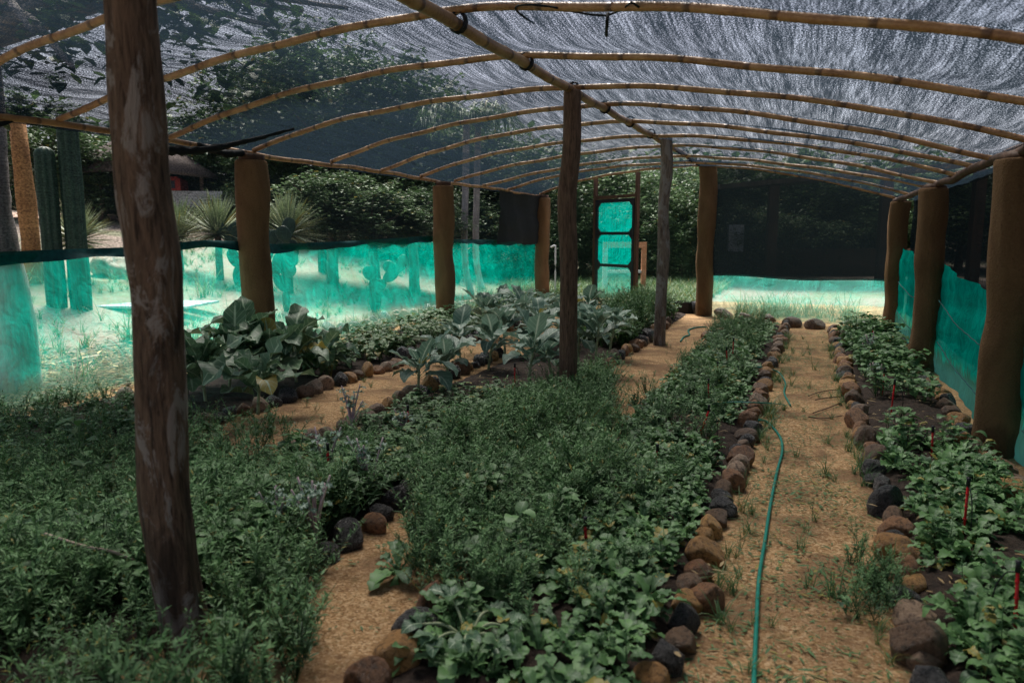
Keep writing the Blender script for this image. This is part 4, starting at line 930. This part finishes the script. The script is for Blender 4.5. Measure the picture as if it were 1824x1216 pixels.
def column_cactus(p, cols, label):
    r = empty('column_cactus', p, 0, label, 'cactus', 'ribbed column cacti outside the green wall')
    for (dx, dy, h, rad) in cols:
        V = []; S = 40; zs_ = np.concatenate([np.linspace(-.1, h - rad, 14), h - rad + rad * np.sin(np.linspace(.2, 1.5, 6))])
        for z in zs_:
            k = 1 if z < h - rad else math.sqrt(max(.001, 1 - ((z - h + rad) / rad) ** 2))
            for j in range(S): a = 2 * math.pi * j / S; q = rad * k * (1 + .2 * math.cos(8 * a)) * (1 + .03 * math.sin(z * 4)); V.append((dx + q * math.cos(a), dy + q * math.sin(a), z))
        Q = [(i * S + j, i * S + (j + 1) % S, (i + 1) * S + (j + 1) % S, (i + 1) * S + j) for i in range(len(zs_) - 1) for j in range(S)]
        g = Geo(); g.add(V, Q); g.build('column', M['cactus'], r)
column_cactus(GT(102, 545), [(0, 0, 2.6, .13), (.24, .26, 3.0, .14)], 'tall double-stemmed ribbed cactus at the left outside the netting'.replace(' at the left', ' nearest the ochre pillar').replace('nearest', 'by'))
column_cactus(GT(578, 485), [(0, 0, 1.9, .14)], 'single ribbed cactus column beneath the bushy tree')
def yucca(p, rad, label, zc=.5):
    r = empty('yucca', p, rng.random() * 6, label, 'yucca', 'spiky yuccas outside the green wall'); g = Geo()
    for i in range(300):
        el = rng.uniform(-.35, 1.5); L = rad * rng.uniform(.8, 1.1)
        g.add(*leaf(L, .05, el, el - rng.uniform(0, .25), [1, .9, .7, .05], .3, 0, 0, rng.random() * 6.28, (0, 0, zc)))
    g.build('rosette', M['yucca'], r); g = Geo(); add_tube(g, [(0, 0, -.1), (0, 0, zc)], [.09, .07], 10); g.build('trunk', M['bark'], r)
for (px, py, d, rad, l) in ((388, 418, 17, .98, 'full round spiky yucca between the two nearest wooden posts'.replace('nearest ', '')), (318, 422, 17.5, .98, 'spiky yucca half hidden by the gnarled post'), (512, 418, 17, .98, 'spiky yucca just beyond the first mud post'), (135, 430, 14.5, .8, 'spiky yucca at the foot of the double-stemmed cactus'), (720, 425, 26, .7, 'small distant spiky yucca near the dirt road')):
    q = AT(px, py, d); z = float(terr(q.x, q.y)); yucca((q.x, q.y, z), max(rad, .5), l, q.z - z)

# trees
def crown_mesh(seed, n_cl, lf, rx, rz_, per=70, cl=.5, m=None, name='crown'):
    global rng
    save = rng; rng = np.random.default_rng(seed); g = Geo(); base = [leaf(lf, lf * .5, rng.uniform(-.3, .9), rng.uniform(-.9, .3), [.2, 1, .8, .05], .2, .1, 0, rng.random() * 6.28) for _ in range(30)]
    for c in range(n_cl):
        d = rng.normal(size=3); d /= np.linalg.norm(d); rad = rng.random() ** .45; ctr = d * rad * np.array([rx, rx, rz_]) * rng.uniform(.75, 1.15)
        s_ = cl * rng.uniform(.6, 1.3); r0 = rng.random() * .5
        for k in range(per):
            o = rng.normal(size=3) * s_ * .45; V, Q, A = base[rng.integers(30)]; A = A.copy(); A[:, 2] = min(1, r0 + rng.random() * .5)
            V = rotz(V, rng.random() * 6.28); g.add(V + ctr + o, Q, A)
    me = g.mesh(name, m); rng = save; return me
CR = [crown_mesh(1, 120, .17, 1, 1, 60, .26, M['tree']), crown_mesh(2, 110, .2, 1, 1, 55, .28, M['tree']), crown_mesh(3, 110, .15, 1, .9, 60, .27, M['tree2'])]
def crown_unit(seed, m, n=170, per=70, lf=.075, cl=.17): return crown_mesh(seed, n, lf, 1, 1, per, cl, m)
CU = [crown_unit(11, M['tree']), crown_unit(12, M['tree'], 150, 65, .085), crown_unit(13, M['tree2'], 150, 70, .08), crown_unit(14, M['tree2'], 120, 65, .1, .2)]
for m_ in CR: bpy.data.meshes.remove(m_)
def tree(p, h, cr, ch, label, ci=0, group=None, bark='bark', tr=.14, low=.0, name='tree'):
    r = empty(name, p, rng.random() * 6, label, 'tree', group); g = Geo(); zc = h - ch
    lean = rng.uniform(-.15, .15, 2) * h * .3
    pts = smoothcurve([(0, 0, -.15), (lean[0] * .3, lean[1] * .3, zc * .5), (lean[0], lean[1], zc)], 6); add_tube(g, pts, np.linspace(tr * 1.2, tr * .65, len(pts)), 9, .15)
    for k in range(6):
        a = k * 1.05 + rng.random(); e = pts[-1] + np.array([math.cos(a) * cr * .6, math.sin(a) * cr * .6, rng.uniform(-.1, .6) * ch]); b = pts[-1 - (k % 3)]
        add_tube(g, smoothcurve([b, (b + e) / 2 + (0, 0, -.05 * ch), e], 5), np.linspace(tr * .45, tr * .12, 11), 6, .15)
    g.build('trunk', M[bark], r); c = link('crown', CU[ci], r, (lean[0], lean[1], zc)); c.scale = (cr, cr, ch); c.rotation_euler = (0, 0, rng.random() * 6); return r
i = 0
def TR(px, d, top, cr, ci=0, bark='bark', what='dense green tree', low=1.0, tr=.14, group='trees of the belt around the shade house'):
    """tree whose top is seen at pixel row TOP"""
    global i
    q = AT(px, top, d); z = float(terr(q.x, q.y)); h = max(q.z - z, 1.5) / 1.0; ch = h * .5 * low
    i += 1; tree((q.x, q.y, z), h - .0, cr, ch, f'{what}, {ordinal(i)} along the belt starting from the thatched hut', ci, group, bark, tr)
    return q
# belt behind the left side: tall, falling to the right
for a in ((60, 26, 150, 2.8, 1), (210, 34, 250, 3.6, 0), (330, 36, 235, 3.6, 3), (430, 33, 120, 3.6, 0), (520, 30, 30, 3.6, 2), (600, 28, 75, 3.3, 1), (690, 27, 85, 3.2, 0), (790, 29, 185, 3.2, 3), (880, 30, 235, 3.2, 0), (960, 28, 262, 2.8, 1), (1040, 30, 270, 3.0, 0), (1110, 31, 285, 2.8, 3), (1190, 28, 278, 2.6, 2), (1235, 27, 290, 2.2, 2), (1300, 34, 290, 3.2, 0), (1400, 34, 300, 3.4, 1), (1500, 34, 300, 3.4, 0), (1600, 32, 300, 3.4, 3), (1720, 30, 300, 3.2, 0)): TR(*a)
for a in ((585, 19, 300, 1.7, 3), (665, 18.5, 330, 1.6, 3), (735, 20, 330, 1.7, 1)): TR(*a, what='low spreading large-leaved tree', low=.62)
# shrubs low in the belt fill it down to the ground
for k, (px, d) in enumerate(((170, 31), (260, 33), (350, 32), (470, 29), (560, 28), (650, 26), (760, 26), (850, 27), (930, 26), (1010, 27), (1080, 28), (1150, 27), (1215, 26), (1270, 27), (1350, 30), (1450, 30), (1560, 30))):
    q = AT(px, 400, d); z = float(terr(q.x, q.y)); hh = rng.uniform(1.3, 1.9)
    r = empty('shrub', (q.x, q.y, z), 0, f'dense dark shrub, {ordinal(k + 1)} along the row at the foot of the trees', 'shrub', 'shrubs at the foot of the tree belt')
    c = link('foliage', CU[k % 4], r, (0, 0, hh * .75)); c.scale = (rng.uniform(1.9, 2.4), rng.uniform(1.6, 2), hh); g = Geo(); add_tube(g, [(0, 0, -.1), (0, 0, hh)], [.08, .04], 7); g.build('stem', M['bark'], r)
g = Geo()
for k in range(9000):
    px = rng.uniform(-250, 1900); d = rng.uniform(38, 48); top = float(np.interp(px, [-250, 350, 480, 700, 900, 1000, 1900], [220, 240, 110, 130, 250, 300, 310])) + 25 * vnoise(px / 60, 2); q = AT(px, rng.uniform(top, 430), d)
    for c in range(3): V, Q, A = leaf(.8, .5, rng.uniform(-.5, .9), rng.uniform(-.9, .3), [.2, 1, .05], .2, .1, 0, rng.random() * 6.28); g.add(V + np.array(q) + rng.normal(size=3) * .6, Q, A)
tag(g.build('distant_woods', M['tree']), 'dark wood closing the view behind the trees', 'woods', None, 'stuff')
# right-hand shrubs beyond the teal sheet
for k, (x, y) in enumerate(((10.6, 6), (11.2, 11), (9.8, 16), (10.0, 21))):
    r = empty('shrub', (x, y, 0), 0, f'dark shrub beyond the teal sheet, {ordinal(k + 1)} from the camera end', 'shrub', 'shrubs beyond the teal sheet')
    c = link('foliage', CU[k % 4], r, (0, 0, 1.3)); c.scale = (1.3, 1.6, 1.3); g = Geo(); add_tube(g, [(0, 0, -.1), (0, 0, 1.3)], [.08, .04], 7); g.build('stem', M['bark'], r)
# tree just outside the wall whose branches hang over the roof
p = GT(38, 705); tr_ = empty('tree', p, 0, 'grey-barked tree just outside the wall with branches over the roof', 'tree'); g = Geo()
tp = smoothcurve([(0, 0, -.1), (-.03, .02, .9), (-.16, 0, 1.9), (-.24, .1, 2.8), (-.5, .3, 4.2)], 7); add_tube(g, tp, np.linspace(.2, .13, len(tp)), 14, .12)
near_ = [tuple(np.array(AT(a_, b_, d_)) - np.array(p)) for a_, b_, d_ in ((400, 25, 7), (480, 45, 7.2), (540, 20, 7.5), (130, 120, 6.5), (345, 5, 6.6), (620, 15, 8), (60, 60, 6.3))]
brs = near_ + [(.6, 1.2, 5.0), (1.6, -.3, 5.2), (2.4, 1.5, 5.6), (3.2, 2.6, 5.4), (-1.5, 2, 6), (.3, 3.5, 5.8)]
cr_pts = []
for b in brs:
    bp = smoothcurve([tp[-4], (np.array(b) + tp[-4]) / 2 + (0, 0, .35), b], 6); add_tube(g, bp, np.linspace(.09, .02, len(bp)), 7, .2); cr_pts.append((np.array(b), bp))
g.build('trunk', M['grey_bark'], tr_); g = Geo()
big = [leaf(.17, .10, rng.uniform(-.6, .5), rng.uniform(-1.2, 0), OV, .2, .1, .05, rng.random() * 6.28) for _ in range(20)]
for b, bp in cr_pts:
    for c in range(5):
        q = bp[rng.integers(5, len(bp))] + rng.normal(size=3) * np.array([.45, .45, .25])
        for k in range(26): V, Q, A = big[rng.integers(20)]; g.add(rotz(V, rng.random() * 6.28) + q + rng.normal(size=3) * .16, Q, A)
g.build('crown', M['tree'], tr_)
# palms: two slim pale trunks behind the second mud post
for k, (px, d) in enumerate(((828, 21), (848, 22.5))):
    q = AT(px, 470, d); z = float(terr(q.x, q.y)); r = empty('palm_tree', (q.x, q.y, z), 0, ['slimmer pale palm trunk behind the second mud post', 'twin palm trunk standing just behind the slimmer one'][k], 'palm', 'palm trees behind the green wall'); g = Geo()
    add_tube(g, smoothcurve([(.2, 0, -.1), (0, 0, 1), (.05, 0, 3.2), (.1, 0, 4.8)], 8), .095, 10, .1); g.build('trunk', M['grey_bark'], r); g = Geo()
    for i2 in range(14):
        a = rng.random() * 6.28
        sp_ = leaf(1.6, .06, .9, -1.0, [1, 1, 1, 1, 1, 1, .5], .1, 0, 0, a, (.1, 0, 4.8)); g.add(*sp_)
        mid_ = sp_[0].reshape(-1, 3, 3)[:, 1]
        for mm in mid_[1:]:
            for sgn in (-1, 1):
                for q2 in range(3): g.add(*leaf(.45, .04, -.2, -.9, [1, .8, .1], .1, 0, 0, a + sgn * rng.uniform(.8, 1.2), mm + rng.normal(size=3) * .06))
    g.build('crown', M['tree2'], r)
# thatched hut
q = AT(255, 380, 30); hz = float(terr(q.x, q.y)); hut = empty('thatched_hut', (q.x, q.y, hz), .35, 'open hut with broad grey thatched roof beyond the yuccas', 'hut')
g = Geo(); S = 24; V = []
for (rad, z) in ((2.9, 1.75), (3.0, 1.85), (1.9, 2.6), (.8, 3.25), (.05, 3.6)):
    for j in range(S): a = 2 * math.pi * j / S; V.append((rad * (1 + .03 * math.sin(j * 5)) * math.cos(a), rad * math.sin(a), z + .05 * math.sin(j * 7)))
g.add(V, [(i2 * S + j, i2 * S + (j + 1) % S, (i2 + 1) * S + (j + 1) % S, (i2 + 1) * S + j) for i2 in range(4) for j in range(S)]); g.build('roof', M['thatch'], hut)
for (x, y) in ((-1.4, -1.7), (1.35, -1.6), (2.1, .8), (-2.1, .8), (0, 2.0)): g = Geo(); add_tube(g, [(x, y, -.1), (x, y, 2.3)], .08, 8); g.build('post', M['litter'], hut)
g = Geo(); box(g, (0, 1.5, .55), (3.2, .2, 1.3)); g.build('back_wall', M['darkwood'], hut, smooth=False)
# ochre pillar
q = AT(50, 400, 13.5); z = float(terr(q.x, q.y)); g = Geo(); add_tube(g, [(q.x, q.y, z - .1), (q.x + .03, q.y, z + .8), (q.x + .01, q.y, z + 1.5), (q.x - .02, q.y, z + 2.2), (q.x - .04, q.y, z + 2.9)], [.17, .15, .16, .14, .13], 14, .12)
tag(g.build('clay_pillar', M['ochre']), 'ochre clay pillar behind the grey trunk outside the netting', 'pillar')
# small white and red pickup by the hut
q = AT(318, 352, 30); z = float(terr(q.x, q.y)); car = empty('pickup_truck', (q.x, q.y, z + .45), YAW + .2, 'red and white pickup truck parked beside the thatched hut', 'truck')
g = Geo(); box(g, (0, 0, .62), (3.6, 1.6, .5)); box(g, (.6, 0, .42), (4.2, 1.62, .3)); g.build('body', M['white'], car, smooth=False)
g = Geo(); box(g, (-.5, 0, 1.1), (1.5, 1.4, .5)); box(g, (-.5, 0, 1.38), (1.3, 1.3, .08)); g.build('cab', M['paint_red'], car, smooth=False)
g = Geo(); box(g, (-.5, -.71, 1.12), (1.1, .02, .3)); g.build('window', M['glass'], car, smooth=False)
for x in (-1.2, 1.4):
    for y in (-.75, .75): g = Geo(); add_tube(g, [(x, y - .1, .12), (x, y + .1, .12)], .32, 16); g.build('wheel', M['blackplastic'], car)
# boards on the sand, dead branches
p = GT(262, 548); bs = empty('board_stack', (p.x, p.y, p.z), .3, 'flat blue-white boards lying on the sand outside the green wall', 'boards')
for k in range(3): g = Geo(); box(g, (0, k * .42 - .4, .05 + .0 * k), (2.1, .34, .04), .02 * k); g.build('board', M['panel'], bs, smooth=False)
for k, (a, b) in enumerate((((70, 660), (180, 640)), ((120, 690), (165, 650)), ((30, 720), (110, 705)))):
    g = Geo(); pa, pb = GT(*a), GT(*b); mdl = (pa + pb) / 2 + Vector((.08, .05, .06)); add_tube(g, smoothcurve([pa + Vector((0, 0, .03)), mdl, pb + Vector((0, 0, .04))], 6), .022, 7, .3)
    tag(g.build('dead_branch', M['litter']), ['longest pale dead branch on the leaf litter outside', 'short dead branch crossing the long one outside', 'dead branch at the foot of the grey tree'][k], 'branch', 'dead branches on the leaf litter')
# behind the end wall: trestle frame, water pipe, crate, bin
q = AT(1112, 480, 21.5); fr = empty('brick_frame', (q.x, q.y, float(terr(q.x, q.y))), YAW + .05, 'weathered white-washed frame with two legs and a rail behind the door', 'frame')
g = Geo(); box(g, (0, 0, 1.38), (1.25, .12, .16)); g.build('top_beam', M['clay'], fr, smooth=False)
for x in (-.56, .56): g = Geo(); box(g, (x, 0, .65), (.13, .12, 1.3)); g.build('leg', M['clay'] if x > 0 else M['white'], fr, smooth=False)
g = Geo(); box(g, (0, 0, .62), (.98, .08, .08)); g.build('rail', M['white'], fr, smooth=False)
q = AT(988, 470, 21); z = float(terr(q.x, q.y)); g = Geo(); add_tube(g, smoothcurve([(q.x - .12, q.y, z + 1.32), (q.x, q.y, z + 1.36), (q.x + .02, q.y, z + 1.2), (q.x + .02, q.y, z - .05)], 6), .025, 8)
tag(g.build('water_pipe', M['white']), 'white bent standpipe behind the end wall netting', 'pipe')
p = G(1212, 557); r = empty('plant_crate', (p.x, p.y, .0), .2, 'black plastic crate of seedlings by the last ridge post', 'crate')
g = Geo(); w2, d2, h2 = .62, .36, .24
box(g, (0, 0, .02), (w2, d2, .03)); box(g, (0, -d2 / 2, h2 / 2), (w2, .02, h2)); box(g, (0, d2 / 2, h2 / 2), (w2, .02, h2)); box(g, (-w2 / 2, 0, h2 / 2), (.02, d2 - .022, h2)); box(g, (w2 / 2, 0, h2 / 2), (.02, d2 - .022, h2)); g.build('crate_body', M['blackplastic'], r, smooth=False)
g = Geo()
for k in range(14): stamp(g, random.choice(T['seed']), (rng.uniform(-.25, .25), rng.uniform(-.12, .12), .16), rng.random() * 6, .8)
g.build('seedlings', M['clover'], r)
g = Geo(); p = G(1245, 560); add_tube(g, [(p.x, p.y, 0), (p.x, p.y, .1), (p.x, p.y, .26)], [.10, .13, .15], 14); tag(g.build('plant_pot', M['blackplastic']), 'black plant pot beside the crate of seedlings', 'pot')
# dark open shed behind the dark net
q = AT(1430, 430, 25); sh = empty('open_shed', (q.x, q.y, float(terr(q.x, q.y))), YAW - .12, 'dark open shed with sloping metal roof edge behind the dark net', 'shed')
g = Geo()
V = [(-3.0, -1.5, 3.05), (5.2, -1.5, 3.75), (5.2, 4, 3.9), (-3.0, 4, 3.2)]; V = V + [(a_, b_, c_ + .14) for a_, b_, c_ in V]
g.add(V, [(0, 3, 2, 1), (4, 5, 6, 7), (0, 1, 5, 4), (1, 2, 6, 5), (2, 3, 7, 6), (3, 0, 4, 7)]); g.build('roof', M['bark'], sh, smooth=False)
for x, hh_ in ((-1.3, 3.15), (2.1, 3.4), (4.8, 3.6)): g = Geo(); box(g, (x, -1.3, hh_ / 2), (.3, .3, hh_)); g.build('post', M['darkwood'], sh, smooth=False)
g = Geo(); box(g, (1.1, 3.6, .55), (8, .15, 1.1)); g.build('back_wall', M['darkwood'], sh, smooth=False)
g = Geo(); box(g, (-2.2, 0, 1.5), (.5, .3, .9)); g.build('cabinet', M['panel'], sh, smooth=False)

def sprawler(p, rz, label):
    r = empty('sprawling_cabbage', p, rz, label, 'plant', None); g = Geo(); f = Geo()
    for k in range(7):
        a = k * .9 + rng.random() * .5; l = rng.uniform(.1, .2)
        pts = smoothcurve([(0, 0, .02), (math.cos(a) * l * .5, math.sin(a) * l * .5, .09), (math.cos(a) * l, math.sin(a) * l, rng.uniform(.06, .14))], 5)
        V, Q = tube(pts, np.linspace(.008, .005, len(pts)), 6); g.add(V, Q); e = pts[-1]
        for q in range(3): f.add(*leaf(rng.uniform(.06, .11), .06, rng.uniform(.1, .7), rng.uniform(-.9, 0), [.4, .9, 1, .9, .7, .15], .3, .5, .05, a + (q - 1) * .8, e))
    g.build('stem', M['palestem'], r); f.build('foliage', M['kale'], r)
p = G(835, 1175); sprawler((p.x, p.y, .05), .4, 'sprawling pale-stemmed cabbage plant at the near corner of the centre bed')
scatter('dead_stalks', ['bits'], (-3.5, 1.2, 2.2, 8), 260, M['dry'], (1.0, 2.4), .05, lambda x, y: x < -2.4 or -1.3 < x < -.5 or x > .55, 'small dead yellow leaf scraps among the plants')
